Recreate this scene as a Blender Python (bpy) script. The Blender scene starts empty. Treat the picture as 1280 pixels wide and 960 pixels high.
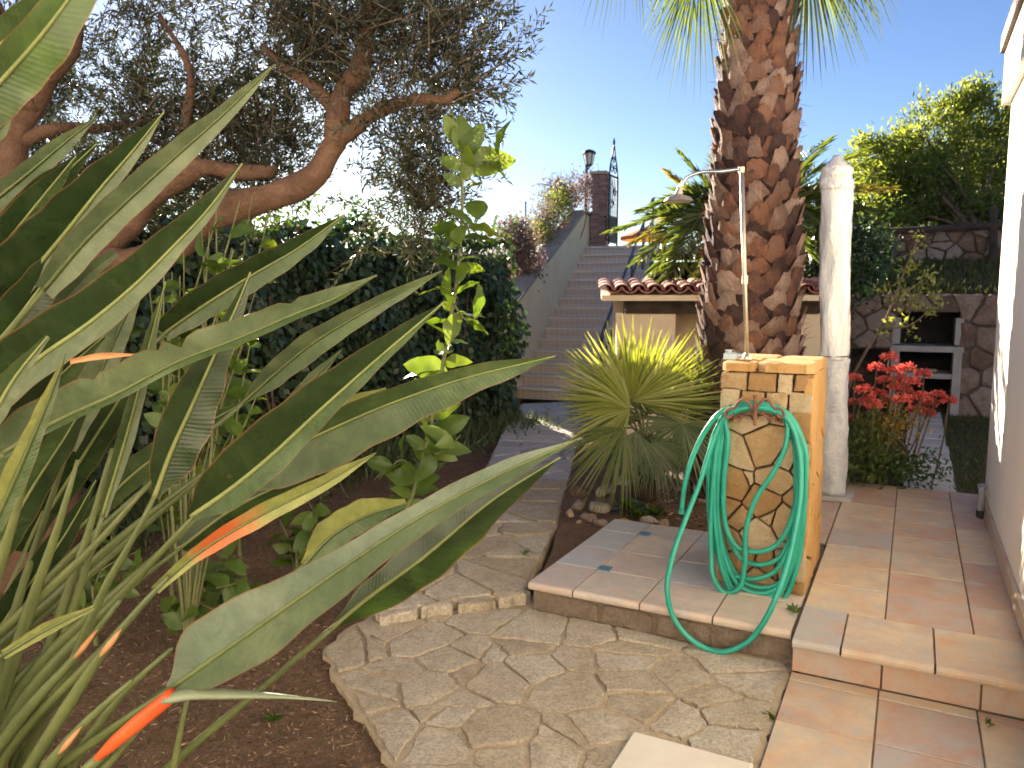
import bpy, math, random
import numpy as np
from mathutils import Vector, Matrix
R = math.radians
rnd = random.Random(7)
rng = np.random.default_rng(7)
scene = bpy.context.scene
COL = scene.collection

# ---------------------------------------------------------------- camera
CAM_H = 1.5
PITCH = math.atan(105 / 960.0)
cam_d = bpy.data.cameras.new('camera')
cam_d.sensor_width = 36.0
cam_d.lens = 36.0 * 960 / 1280
cam_d.clip_start = 0.05
cam_d.clip_end = 5000
cam_d.dof.use_dof = True
cam_d.dof.focus_distance = 1.55
cam_d.dof.aperture_fstop = 9.0
cam = bpy.data.objects.new('camera', cam_d)
cam.location = (0, 0, CAM_H)
cam.rotation_euler = (R(90) - PITCH, 0, 0)
COL.objects.link(cam)
scene.camera = cam

# ---------------------------------------------------------------- sky, sun, exposure
SUN_AZ, SUN_EL = -18.8, 15.2          # degrees right of +Y, above the horizon
world = bpy.data.worlds.new('World')
scene.world = world
world.use_nodes = True
wn, wl = world.node_tree.nodes, world.node_tree.links
sky = wn.new('ShaderNodeTexSky')
sky.sky_type = 'NISHITA'
sky.sun_disc = False
sky.sun_elevation = R(SUN_EL)
sky.sun_rotation = R(SUN_AZ)
sky.altitude = 100
sky.air_density = 1.0
sky.dust_density = 0.22
sky.ozone_density = 3.0
hs = wn.new('ShaderNodeHueSaturation')
hs.inputs['Hue'].default_value = 0.515
hs.inputs['Saturation'].default_value = 1.08
wl.new(sky.outputs[0], hs.inputs['Color'])
wl.new(hs.outputs[0], wn['Background'].inputs[0])
wn['Background'].inputs[1].default_value = 0.036
sun_d = bpy.data.lights.new('sun', 'SUN')
sun_d.energy = 5.0
sun_d.angle = R(0.53)
sun_d.color = (1.0, 0.86, 0.68)
sun = bpy.data.objects.new('sun', sun_d)
sd = Vector((math.sin(R(SUN_AZ)) * math.cos(R(SUN_EL)), math.cos(R(SUN_AZ)) * math.cos(R(SUN_EL)), math.sin(R(SUN_EL))))
sun.rotation_euler = sd.to_track_quat('Z', 'Y').to_euler()
COL.objects.link(sun)
scene.view_settings.view_transform = 'Standard'
scene.view_settings.look = 'None'
scene.view_settings.exposure = 2.35
scene.view_settings.gamma = 1.0
scene.cycles.max_bounces = 8
scene.cycles.transparent_max_bounces = 8
scene.cycles.sample_clamp_indirect = 6.0

# ---------------------------------------------------------------- helpers: pixels of the photograph as measuring marks
CF = Vector((0, math.cos(PITCH), -math.sin(PITCH)))
CU = Vector((0, math.sin(PITCH), math.cos(PITCH)))
CX = Vector((1, 0, 0))
CP = Vector((0, 0, CAM_H))
def ray(u, v):
    return CX * ((u - 640) / 960.0) + CU * ((480 - v) / 960.0) + CF
def P(u, v, y):                       # the point at distance y in front
    d = ray(u, v)
    return CP + d * (y / d.y)
def G(u, v, z=0.0):                   # the point at height z
    d = ray(u, v)
    return CP + d * ((z - CAM_H) / d.z)
def PL(u, v, o, n):                   # the point on a plane
    d = ray(u, v)
    return CP + d * ((o - CP).dot(n) / d.dot(n))

# ---------------------------------------------------------------- helpers: meshes and objects
class MB:
    def __init__(s):
        s.v, s.f, s.uv = [], [], None
    def add(s, verts, faces):
        b = len(s.v)
        s.v.extend([tuple(p) for p in verts])
        s.f.extend([tuple(i + b for i in f) for f in faces])
        return s
    def box(s, c, a, b, n):           # centre and three half-axis vectors
        c, a, b, n = Vector(c), Vector(a), Vector(b), Vector(n)
        vs = [c + a * i + b * j + n * k for k in (-1, 1) for j in (-1, 1) for i in (-1, 1)]
        return s.add(vs, [(0, 2, 3, 1), (4, 5, 7, 6), (0, 1, 5, 4), (2, 6, 7, 3), (0, 4, 6, 2), (1, 3, 7, 5)])
    def bbox(s, c, a, b, n, bev):     # the same with bevelled top rim (n is up)
        c, a, b, n = Vector(c), Vector(a), Vector(b), Vector(n)
        ia = a * (1 - bev / max(a.length, 1e-6)); ib = b * (1 - bev / max(b.length, 1e-6)); nn = n.normalized() * bev
        vs = []
        for aa, bb, k in ((a, b, -n), (a, b, n - nn), (a * .6 + ia * .4, b * .6 + ib * .4, n - nn * .3), (ia, ib, n)):
            vs += [c - aa - bb + k, c + aa - bb + k, c + aa + bb + k, c - aa + bb + k]
        fs = [(3, 2, 1, 0), (12, 13, 14, 15)]
        for r in range(3):
            for i in range(4):
                j = (i + 1) % 4
                fs.append((r * 4 + i, r * 4 + j, r * 4 + 4 + j, r * 4 + 4 + i))
        return s.add(vs, fs)
    def tube(s, pts, rad, seg=8, caps=True, squash=None):
        pts = [Vector(p) for p in pts]
        n = len(pts)
        if not hasattr(rad, '__len__'):
            rad = [rad] * n
        t0 = (pts[1] - pts[0]).normalized()
        up = Vector((0, 0, 1)) if abs(t0.z) < .9 else Vector((1, 0, 0))
        nx = t0.cross(up).normalized()
        vs, fs = [], []
        for i in range(n):
            t = (pts[min(i + 1, n - 1)] - pts[max(i - 1, 0)])
            if t.length < 1e-9: t = t0
            t = t.normalized()
            nx = (nx - t * nx.dot(t))
            nx = nx.normalized() if nx.length > 1e-6 else t.orthogonal().normalized()
            ny = t.cross(nx)
            for k in range(seg):
                a = 2 * math.pi * k / seg
                vs.append(pts[i] + (nx * math.cos(a) + ny * math.sin(a) * (squash or 1)) * rad[i])
        for i in range(n - 1):
            for k in range(seg):
                j = (k + 1) % seg
                fs.append((i * seg + k, i * seg + j, (i + 1) * seg + j, (i + 1) * seg + k))
        if caps:
            fs.append(tuple(reversed(range(seg))))
            fs.append(tuple((n - 1) * seg + k for k in range(seg)))
        return s.add(vs, fs)
    def mesh(s, name, off=Vector((0, 0, 0)), smooth=False):
        me = bpy.data.meshes.new(name)
        o = tuple(off)
        me.from_pydata([(p[0] - o[0], p[1] - o[1], p[2] - o[2]) for p in s.v], [], s.f)
        if smooth:
            me.polygons.foreach_set('use_smooth', [True] * len(me.polygons))
        me.update()
        return me

def np_mesh(name, V, Q, off=(0, 0, 0), smooth=False):
    """mesh from numpy verts and an (n, k) face array"""
    V = np.asarray(V, dtype=np.float32) - np.asarray(off, dtype=np.float32)
    Q = np.asarray(Q, dtype=np.int32)
    me = bpy.data.meshes.new(name)
    me.vertices.add(len(V)); me.vertices.foreach_set('co', V.ravel())
    n, k = Q.shape
    me.loops.add(n * k); me.loops.foreach_set('vertex_index', Q.ravel())
    me.polygons.add(n)
    me.polygons.foreach_set('loop_start', np.arange(0, n * k, k, dtype=np.int32))
    me.polygons.foreach_set('loop_total', np.full(n, k, dtype=np.int32))
    if smooth:
        me.polygons.foreach_set('use_smooth', np.ones(n, dtype=bool))
    me.update(calc_edges=True)
    me.validate()
    return me

def link(name, data, mat=None, parent=None, label=None, cat=None, group=None, kind=None):
    o = bpy.data.objects.new(name, data)
    COL.objects.link(o)
    if mat is not None and data is not None and len(data.materials) == 0:
        data.materials.append(mat)
    if parent is not None:
        o.parent = parent
    if label: o['label'] = label
    if cat: o['category'] = cat
    if group: o['group'] = group
    if kind: o['kind'] = kind
    return o
def base_of(parent):
    b = Vector((0, 0, 0))
    while parent is not None:
        b += parent.location
        parent = parent.parent
    return b
def obj(name, mb, mat, parent=None, smooth=False, **kw):
    return link(name, mb.mesh(name, base_of(parent), smooth), mat, parent, **kw)
def thing(name, loc, label, cat, group=None):
    o = link(name, None, None, None, label, cat, group)
    o.empty_display_size = .1
    o.location = loc
    return o
def place(name, me, M, mat, parent, **kw):     # a copy of a shared mesh at world matrix M (parents carry no rotation)
    o = link(name, me, mat, parent, **kw)
    o.matrix_basis = Matrix.Translation(-base_of(parent)) @ M
    return o
def frame(o, x, y, z):
    M = Matrix.Identity(4)
    for i, a in enumerate((x, y, z)):
        for r in range(3): M[r][i] = a[r]
    for r in range(3): M[r][3] = o[r]
    return M
def catmull(pts, n):
    pts = [Vector(p) for p in pts]
    if len(pts) == 2: pts = [pts[0], (pts[0] + pts[1]) / 2, pts[1]]
    q = [pts[0] * 2 - pts[1]] + pts + [pts[-1] * 2 - pts[-2]]
    L = [0]
    for a, b in zip(pts, pts[1:]): L.append(L[-1] + max((b - a).length, 1e-6))
    out = []
    for k in range(n + 1):
        s = L[-1] * k / n
        i = 0
        while i < len(pts) - 2 and s > L[i + 1]: i += 1
        t = (s - L[i]) / (L[i + 1] - L[i])
        a, b, c, d = q[i:i + 4]
        h0, h1, h2 = max((b - a).length, 1e-6), max((c - b).length, 1e-6), max((d - c).length, 1e-6)
        m1 = ((c - b) / h1 * h0 + (b - a) / h0 * h1) / (h0 + h1) * h1
        m2 = ((d - c) / h2 * h1 + (c - b) / h1 * h2) / (h1 + h2) * h1
        t2, t3 = t * t, t ** 3
        out.append(b * (2 * t3 - 3 * t2 + 1) + m1 * (t3 - 2 * t2 + t) + c * (3 * t2 - 2 * t3) + m2 * (t3 - t2))
    return out
def lerp_list(L, t):
    if not hasattr(L, '__len__'): return L
    x = t * (len(L) - 1); i = min(int(x), len(L) - 2); f = x - i
    f = f * f * (3 - 2 * f) * .5 + f * .5
    return L[i] * (1 - f) + L[i + 1] * f

# ---------------------------------------------------------------- helpers: irregular stones
def clip(poly, nx, ny, c):            # keep nx*x + ny*y <= c
    out = []
    for i in range(len(poly)):
        a, b = poly[i], poly[(i + 1) % len(poly)]
        da, db = nx * a[0] + ny * a[1] - c, nx * b[0] + ny * b[1] - c
        if da <= 0: out.append(a)
        if (da < 0 < db) or (db < 0 < da):
            t = da / (da - db)
            out.append((a[0] + (b[0] - a[0]) * t, a[1] + (b[1] - a[1]) * t))
    return out
def area(p):
    return .5 * sum(p[i][0] * p[(i + 1) % len(p)][1] - p[(i + 1) % len(p)][0] * p[i][1] for i in range(len(p)))
def inside(p, x, y):
    s = area(p) > 0
    for i in range(len(p)):
        a, b = p[i], p[(i + 1) % len(p)]
        if ((b[0] - a[0]) * (y - a[1]) - (b[1] - a[1]) * (x - a[0]) > 0) != s: return False
    return True
def inset(poly, g):
    if area(poly) < 0: poly = poly[::-1]
    out = list(poly)
    for i in range(len(poly)):
        a, b = poly[i], poly[(i + 1) % len(poly)]
        dx, dy = b[0] - a[0], b[1] - a[1]
        l = math.hypot(dx, dy)
        if l < 1e-6: continue
        nx, ny = dy / l, -dx / l
        out = clip(out, nx, ny, nx * a[0] + ny * a[1] - g)
        if len(out) < 3: return []
    return out
def voronoi(poly, size, r, aspect=1.0, drop=.12, jit=.42, wt=.12):
    if area(poly) < 0: poly = poly[::-1]
    xs = [p[0] for p in poly]; ys = [p[1] for p in poly]
    seeds = []
    y = min(ys) - size; row = 0
    while y < max(ys) + size:
        x = min(xs) - size + (row % 2) * size * aspect * .5
        while x < max(xs) + size:
            if r.random() > drop:
                sx, sy = x + r.uniform(-jit, jit) * size * aspect, y + r.uniform(-jit, jit) * size
                if inside(poly, sx, sy):
                    seeds.append((sx, sy, r.uniform(-wt, wt) * size * size))
            x += size * aspect
        y += size; row += 1
    cells = []
    for i, (x, y, w) in enumerate(seeds):
        c = list(poly)
        for j, (x2, y2, w2) in enumerate(seeds):
            if i == j or (x - x2) ** 2 + (y - y2) ** 2 > (size * 5 * max(aspect, 1)) ** 2: continue
            c = clip(c, 2 * (x2 - x), 2 * (y2 - y), x2 * x2 + y2 * y2 - w2 - x * x - y * y + w)
            if len(c) < 3: break
        if len(c) >= 3 and abs(area(c)) > size * size * .04: cells.append(c)
    return cells
def stone_mb(poly, T, h, r, gap=.02, bev=.012, rough=.008, seg=.07, low=-.03, tilt=.006, bulge=.003, rc=.14):
    """an irregular slab over polygon (2D); T maps (a, b, n) to the world"""
    p = inset(poly, gap / 2)
    if len(p) < 3 or abs(area(p)) < 4e-4: return None
    if area(p) < 0: p = p[::-1]
    # round the corners and roughen the edges
    ring = []
    for i in range(len(p)):
        a, b = p[i], p[(i + 1) % len(p)]
        l = math.hypot(b[0] - a[0], b[1] - a[1])
        if l < .008: continue
        m = max(2, min(6, int(l / seg) + 1))
        for k in range(m):
            t = (rc if k == 0 else (k / m)) if m > 1 else .5
            nx, ny = (b[1] - a[1]) / l, -(b[0] - a[0]) / l
            e = r.uniform(-rough, rough * .3)
            ring.append((a[0] + (b[0] - a[0]) * t + nx * e, a[1] + (b[1] - a[1]) * t + ny * e))
        ring.append((a[0] * rc + b[0] * (1 - rc), a[1] * rc + b[1] * (1 - rc)))
    if len(ring) < 4: return None
    cx = sum(q[0] for q in ring) / len(ring); cy = sum(q[1] for q in ring) / len(ring)
    rad = max(math.hypot(q[0] - cx, q[1] - cy) for q in ring) + 1e-6
    tx, ty = r.uniform(-tilt, tilt) / rad, r.uniform(-tilt, tilt) / rad
    def top(x, y): return h + (x - cx) * tx + (y - cy) * ty
    def shrink(d):
        out = []
        for q in ring:
            l = math.hypot(q[0] - cx, q[1] - cy)
            f = max(.3, 1 - d / max(l, 1e-6))
            out.append((cx + (q[0] - cx) * f, cy + (q[1] - cy) * f))
        return out
    R0, R1, R2 = ring, shrink(bev * .35), shrink(bev * 1.3)
    n = len(ring)
    vs = [T(x, y, low) for x, y in R0] + [T(x, y, top(x, y) - bev * .9) for x, y in R0] + \
         [T(x, y, top(x, y) - bev * .25 + r.uniform(-1, 1) * bev * .1) for x, y in R1] + [T(x, y, top(x, y) + r.uniform(-.4, .6) * bulge) for x, y in R2] + [T(cx, cy, top(cx, cy) + bulge)]
    fs = []
    for k in range(3):
        for i in range(n):
            j = (i + 1) % n
            fs.append((k * n + i, k * n + j, k * n + n + j, k * n + n + i))
    for i in range(n):
        fs.append((3 * n + i, 3 * n + (i + 1) % n, 4 * n))
    return MB().add(vs, fs)

# ---------------------------------------------------------------- helpers: materials
def new_mat(name):
    m = bpy.data.materials.new(name)
    m.use_nodes = True
    nt = m.node_tree
    for n in list(nt.nodes): nt.nodes.remove(n)
    return m, nt
def N(nt, t, **kw):
    n = nt.nodes.new(t)
    for k, v in kw.items():
        if k in n.inputs.keys(): n.inputs[k].default_value = v
        else: setattr(n, k, v)
    return n
def ramp(nt, fac, stops, interp='LINEAR'):
    r = nt.nodes.new('ShaderNodeValToRGB')
    r.color_ramp.interpolation = interp
    el = r.color_ramp.elements
    while len(el) < len(stops): el.new(.5)
    for e, (p, c) in zip(el, stops):
        e.position = p
        e.color = (c[0], c[1], c[2], 1)
    nt.links.new(fac, r.inputs[0])
    return r.outputs[0]
def noise(nt, vec, scale, detail=6, rough=.55, dist=0.0):
    n = N(nt, 'ShaderNodeTexNoise')
    n.inputs['Scale'].default_value = scale
    n.inputs['Detail'].default_value = detail
    n.inputs['Roughness'].default_value = rough
    n.inputs['Distortion'].default_value = dist
    if vec is not None: nt.links.new(vec, n.inputs['Vector'])
    return n.outputs['Fac']
def mixc(nt, fac, a, b, mode='MIX'):
    m = nt.nodes.new('ShaderNodeMix'); m.data_type = 'RGBA'; m.blend_type = mode
    for s, i in ((fac, 0), (a, 6), (b, 7)):
        if isinstance(s, (int, float)): m.inputs[i].default_value = s
        elif isinstance(s, tuple): m.inputs[i].default_value = (s[0], s[1], s[2], 1)
        else: nt.links.new(s, m.inputs[i])
    return m.outputs[2]
def math_n(nt, op, a, b=None):
    m = nt.nodes.new('ShaderNodeMath'); m.operation = op
    for i, s in enumerate((a, b)):
        if s is None: continue
        if isinstance(s, (int, float)): m.inputs[i].default_value = s
        else: nt.links.new(s, m.inputs[i])
    return m.outputs[0]
def finish(nt, col, rough=.7, bump=None, bstr=.4, bdist=.01, metal=0.0, spec=.5, trans=None, tcol=None, coat=0.0):
    p = nt.nodes.new('ShaderNodeBsdfPrincipled')
    if isinstance(col, tuple): p.inputs['Base Color'].default_value = (*col[:3], 1)
    else: nt.links.new(col, p.inputs['Base Color'])
    if isinstance(rough, (int, float)): p.inputs['Roughness'].default_value = rough
    else: nt.links.new(rough, p.inputs['Roughness'])
    p.inputs['Metallic'].default_value = metal
    p.inputs['Specular IOR Level'].default_value = spec
    p.inputs['Coat Weight'].default_value = coat
    b = None
    if bump is not None:
        b = nt.nodes.new('ShaderNodeBump')
        b.inputs['Strength'].default_value = bstr
        b.inputs['Distance'].default_value = bdist
        nt.links.new(bump, b.inputs['Height'])
        nt.links.new(b.outputs[0], p.inputs['Normal'])
    out = nt.nodes.new('ShaderNodeOutputMaterial')
    if trans:
        t = nt.nodes.new('ShaderNodeBsdfTranslucent')
        if isinstance(tcol, tuple): t.inputs['Color'].default_value = (*tcol[:3], 1)
        else: nt.links.new(tcol, t.inputs['Color'])
        if b: nt.links.new(b.outputs[0], t.inputs['Normal'])
        mx = nt.nodes.new('ShaderNodeMixShader')
        mx.inputs[0].default_value = trans
        nt.links.new(p.outputs[0], mx.inputs[1]); nt.links.new(t.outputs[0], mx.inputs[2])
        nt.links.new(mx.outputs[0], out.inputs[0])
    else:
        nt.links.new(p.outputs[0], out.inputs[0])
def coords(nt, which='Object'):
    return N(nt, 'ShaderNodeTexCoord').outputs[which]
def mat_noise(name, stops, scale=6, rough=.8, bscale=60, bstr=.4, bdist=.01, metal=0.0, dist=0.0, spec=.4, per_obj=0.0, coord='Object', fine=.0):
    """colour from noise (plus a shift for each object), relief from finer noise"""
    m, nt = new_mat(name)
    c = coords(nt, coord)
    f = noise(nt, c, scale, 8, .6, dist)
    if fine:
        f = math_n(nt, 'ADD', math_n(nt, 'MULTIPLY', f, 1 - fine), math_n(nt, 'MULTIPLY', noise(nt, c, scale * 9, 5, .7), fine))
    if per_obj:
        oi = N(nt, 'ShaderNodeObjectInfo')
        f = math_n(nt, 'ADD', f, math_n(nt, 'MULTIPLY', math_n(nt, 'SUBTRACT', oi.outputs['Random'], .5), per_obj))
    col = ramp(nt, f, stops)
    finish(nt, col, rough, noise(nt, c, bscale, 10, .65) if bstr else None, bstr, bdist, metal, spec)
    return m
def mat_leaf(name, stops, trans, tcol_gain, rough=.5, spec=.5, scale=3.0):
    """foliage: colour by leaf, light passing through"""
    m, nt = new_mat(name)
    g = N(nt, 'ShaderNodeNewGeometry')
    oi = N(nt, 'ShaderNodeObjectInfo')
    f = math_n(nt, 'FRACT', math_n(nt, 'ADD', g.outputs['Random Per Island'], oi.outputs['Random']))
    f = math_n(nt, 'ADD', math_n(nt, 'MULTIPLY', f, .6), math_n(nt, 'MULTIPLY', noise(nt, coords(nt), scale, 3), .4))
    col = ramp(nt, f, stops)
    tc = mixc(nt, 1.0, col, tcol_gain, 'MULTIPLY')
    finish(nt, col, rough, None, spec=spec, trans=trans, tcol=tc)
    return m

# leaves as kites: positions, directions, side vectors, lengths, widths -> numpy mesh arrays
def kites(pos, d, side, L, W, fold=.25):
    d = d / np.linalg.norm(d, axis=1, keepdims=True)
    s = side - d * np.sum(side * d, axis=1, keepdims=True)
    s = s / (np.linalg.norm(s, axis=1, keepdims=True) + 1e-9)
    n = np.cross(d, s)
    L = np.broadcast_to(np.asarray(L, dtype=float).reshape(-1, 1), (len(pos), 1)); W = np.broadcast_to(np.asarray(W, dtype=float).reshape(-1, 1), (len(pos), 1))
    a = pos
    b = pos + d * L * .45 + s * W * .5 + n * W * fold
    c = pos + d * L - n * L * .08
    e = pos + d * L * .45 - s * W * .5 + n * W * fold
    V = np.stack([a, b, c, e], axis=1).reshape(-1, 3)
    Q = np.arange(len(pos) * 4).reshape(-1, 4)
    return V, Q
def rdir(n):
    v = rng.normal(size=(n, 3))
    return v / np.linalg.norm(v, axis=1, keepdims=True)
def cloud(name, pos, d, L, W, mat, parent, kind=None, fold=.25, side=None):
    V, Q = kites(pos, d, rdir(len(pos)) if side is None else side, L, W, fold)
    me = np_mesh(name, V, Q, tuple(base_of(parent)))
    return link(name, me, mat, parent, kind=kind)
def clumps(centres, per, spread):
    c = np.asarray(centres, dtype=float)
    p = np.repeat(c, per, axis=0)
    return p + rng.normal(size=p.shape) * spread
# ================================================================ materials
M = {}
M['soil'] = mat_noise('soil',  [(.25, (.085, .047, .028)), (.45, (.19, .11, .065)), (.6, (.28, .17, .1)), (.8, (.38, .25, .16))], 3.5, .95, 70, 1.0, .06, fine=.6)
M['litter'] = mat_leaf('dry_litter', [(.1, (.05, .028, .018)), (.35, (.16, .095, .055)), (.6, (.32, .21, .125)), (.9, (.52, .4, .27))], .15, (1, .9, .7), .8, .2)
M['mortar'] = mat_noise('mortar', [(.3, (.24, .18, .115)), (.5, (.44, .35, .235)), (.75, (.56, .47, .34))], 7, .95, 120, .8, .012, fine=.4)
def slab_mat(name, a, b, c, dark, seed=0.0, po=.35, sp_=.5):
    m, nt = new_mat(name)
    co = coords(nt)
    oi = N(nt, 'ShaderNodeObjectInfo')
    f = math_n(nt, 'ADD', noise(nt, co, 5 + seed, 8, .65, .4), math_n(nt, 'MULTIPLY', math_n(nt, 'SUBTRACT', oi.outputs['Random'], .5), po))
    col = ramp(nt, f, [(.28, a), (.5, b), (.72, c)])
    sp = ramp(nt, noise(nt, co, 75, 10, .85), [(.43, (0, 0, 0)), (.53, (1, 1, 1))])
    sp2 = ramp(nt, noise(nt, co, 18, 10, .8, .6), [(.42, (0, 0, 0)), (.54, (1, 1, 1))])
    col = mixc(nt, math_n(nt, 'MULTIPLY', math_n(nt, 'SUBTRACT', 1, sp), sp_), col, dark)
    col = mixc(nt, math_n(nt, 'MULTIPLY', math_n(nt, 'SUBTRACT', 1, sp2), sp_ * .55), col, dark)
    h = math_n(nt, 'ADD', noise(nt, co, 45, 12, .8), math_n(nt, 'MULTIPLY', noise(nt, co, 10, 5, .65, 1.2), 1.0))
    finish(nt, col, .88, h, .9, .022, spec=.25)
    return m
M['slab'] = slab_mat('granite_slab', (.5, .41, .28), (.62, .53, .4), (.7, .63, .51), (.22, .185, .15), 0.0, .4, .55)
M['slab_far'] = slab_mat('granite_slab_grey', (.54, .5, .45), (.64, .6, .56), (.74, .7, .66), (.32, .3, .28), 1.0)
M['pillar_stone'] = slab_mat('ochre_stone', (.42, .25, .11), (.52, .37, .2), (.6, .48, .32), (.24, .14, .06), 2.0, .75, .25)
M['pillar_side'] = slab_mat('orange_bounce_lit_stone', (.5, .27, .09), (.62, .36, .13), (.66, .43, .2), (.34, .18, .07), 0.0, .25, .2)  # reflected wall light put into the side's orange; rocks share the tone
M['pillar_core'] = mat_noise('dark_joint', [(.3, (.03, .02, .013)), (.7, (.1, .06, .035))], 20, .95, 60, .6, .01)
M['wall_stone'] = slab_mat('wall_stone', (.2, .12, .09), (.31, .21, .16), (.4, .32, .27), (.1, .07, .06), 1.0, .7)
M['wall_core'] = mat_noise('wall_joint', [(.3, (.08, .06, .05)), (.7, (.17, .13, .105))], 12, .95, 60, .6, .01)
def tile_mat(name='glazed_tile', stops=None, red=.5):
    m, nt = new_mat(name)
    co = coords(nt)
    oi = N(nt, 'ShaderNodeObjectInfo')
    f = math_n(nt, 'ADD', math_n(nt, 'MULTIPLY', noise(nt, co, 3.2, 4, .6, .6), .6), math_n(nt, 'MULTIPLY', oi.outputs['Random'], .56))
    col = ramp(nt, f, stops or [(.22, (.46, .26, .15)), (.34, (.52, .36, .22)), (.48, (.55, .45, .31)), (.58, (.48, .33, .22)), (.7, (.42, .25, .17)), (.84, (.38, .36, .34))])
    cl = ramp(nt, noise(nt, co, 11, 8, .7, .5), [(.4, (0, 0, 0)), (.62, (1, 1, 1))])
    col = mixc(nt, math_n(nt, 'MULTIPLY', cl, .62), col, (.36, .35, .32))
    rd = ramp(nt, noise(nt, co, 6.5, 6, .65, 1.0), [(.5, (0, 0, 0)), (.72, (1, 1, 1))])
    col = mixc(nt, math_n(nt, 'MULTIPLY', rd, red), col, (.5, .26, .15))
    dk = ramp(nt, noise(nt, co, 45, 10, .75), [(.3, (1, 1, 1)), (.44, (0, 0, 0))])
    col = mixc(nt, math_n(nt, 'MULTIPLY', dk, .4), col, (.2, .15, .12))
    rough = ramp(nt, noise(nt, co, 14, 6), [(.3, (.36, .36, .36)), (.7, (.6, .6, .6))])
    finish(nt, col, rough, noise(nt, co, 40, 8, .6), .12, .006, spec=.45)
    return m
M['tile'] = tile_mat()
M['tile_pale'] = tile_mat('glazed_tile_pale', [(.22, (.55, .41, .3)), (.38, (.52, .44, .37)), (.52, (.57, .47, .38)), (.66, (.5, .39, .33)), (.84, (.41, .42, .44))], .3)
M['tile_edge'] = mat_noise('tile_edge', [(.3, (.36, .2, .1)), (.55, (.48, .29, .16)), (.75, (.52, .34, .2))], 6, .5, 40, .2, .005, per_obj=.2)
M['tile_blue'] = mat_noise('blue_tile', [(.3, (.06, .15, .22)), (.7, (.12, .24, .31))], 15, .35, 40, .1, .003, per_obj=.1)
M['grout'] = mat_noise('grout', [(.3, (.12, .09, .065)), (.7, (.24, .18, .13))], 20, .95, 80, .5, .005)
M['cement'] = mat_noise('rough_cement', [(.3, (.11, .08, .06)), (.5, (.2, .15, .11)), (.75, (.3, .24, .19))], 9, .95, 40, .9, .03, fine=.4)
M['stucco_white'] = mat_noise('white_render', [(.3, (.78, .73, .64)), (.7, (.84, .8, .72))], 2.5, .9, 55, .35, .012)
M['stucco_cream'] = mat_noise('cream_render', [(.3, (.8, .63, .4)), (.7, (.86, .72, .5))], 2.0, .9, 70, .3, .01)
M['stair_tread'] = mat_noise('stair_tread', [(.3, (.62, .54, .47)), (.7, (.72, .65, .58))], 3, .7, 30, .2, .01, per_obj=.3)
def riser_mat():
    m, nt = new_mat('stair_riser')
    co = coords(nt)
    br = N(nt, 'ShaderNodeTexBrick')
    br.offset = 0.0
    br.inputs['Color1'].default_value = (.6, .46, .4, 1); br.inputs['Color2'].default_value = (.52, .42, .37, 1)
    br.inputs['Mortar'].default_value = (.64, .58, .53, 1)
    br.inputs['Scale'].default_value = 1.0; br.inputs['Mortar Size'].default_value = .008
    br.inputs['Brick Width'].default_value = .09; br.inputs['Row Height'].default_value = .085
    nt.links.new(N(nt, 'ShaderNodeUVMap').outputs[0], br.inputs[0])
    finish(nt, br.outputs[0], .7, noise(nt, co, 40), .2, .005)
    return m
M['stair_riser'] = riser_mat()
M['iron_dark'] = mat_noise('dark_iron', [(.3, (.02, .023, .028)), (.7, (.05, .055, .06))], 20, .5, 60, .2, .003, metal=.4)
M['rail'] = mat_noise('rail_paint', [(.3, (.05, .065, .09)), (.7, (.08, .1, .13))], 10, .45, 60, .1, .002, metal=.3)
M['grass_base'] = mat_noise('lawn_soil', [(.3, (.035, .04, .015)), (.7, (.075, .075, .03))], 5, .95, 80, .8, .02)
M['hill'] = mat_noise('hill_ground', [(.3, (.05, .06, .03)), (.5, (.09, .1, .05)), (.75, (.16, .14, .09))], 1.1, .95, 12, .8, .1, fine=.4)

# ================================================================ the setting
HEAD = math.atan2(*(lambda d: (d.x, d.y))(ray(1144, 368)))
F2 = Vector((math.sin(HEAD), math.cos(HEAD), 0))     # along the patio, away from us
R2 = Vector((math.cos(HEAD), -math.sin(HEAD), 0))    # across the patio, to the right
UP = Vector((0, 0, 1))
ZR, ZL, ZLAND, ZFAR = .165, .15, .02, .05            # right patio, shower platform, landing, far path
O = G(990, 797, ZR); O.z = 0
def S(s, t, z=0.0):                                   # patio coordinates
    return O + R2 * s + F2 * t + UP * z

# ground: one sheet, fine near, coarse to the horizon; gently uneven near the beds
def axis(lo, hi, a, b, fine, coarse):
    x = list(np.arange(a, b, fine)); s = fine
    q = b
    while q < hi: x.append(q); s *= coarse; q += s
    x.append(hi); q = a; s = fine
    while q > lo: s *= coarse; q -= s; x.insert(0, max(q, lo))
    return np.array(sorted(set(x)))
gx = axis(-2500, 2500, -4.0, 3.0, .09, 1.35); gy = axis(-2500, 3500, .6, 9.0, .09, 1.35)
X, Y = np.meshgrid(gx, gy)
def bumps(X, Y):
    return .012 * np.sin(X * 5.1 + 1.3 * np.sin(Y * 3.3)) * np.sin(Y * 4.3 + .8) + .009 * np.sin(X * 13.7 + Y * 7.9) * np.sin(Y * 12.1 - X * 4.2)
Z = .5 * bumps(X, Y) * np.clip(1.5 - np.abs(Y - 4) / 9, 0, 1) - .026
V = np.stack([X, Y, Z], axis=-1).reshape(-1, 3)
nx_, ny_ = len(gx), len(gy)
I = np.arange(nx_ * ny_).reshape(ny_, nx_)
Q = np.stack([I[:-1, :-1], I[:-1, 1:], I[1:, 1:], I[1:, :-1]], axis=-1).reshape(-1, 4)
ground = link('ground', np_mesh('ground', V, Q, smooth=True), M['soil'], kind='structure')

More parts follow.
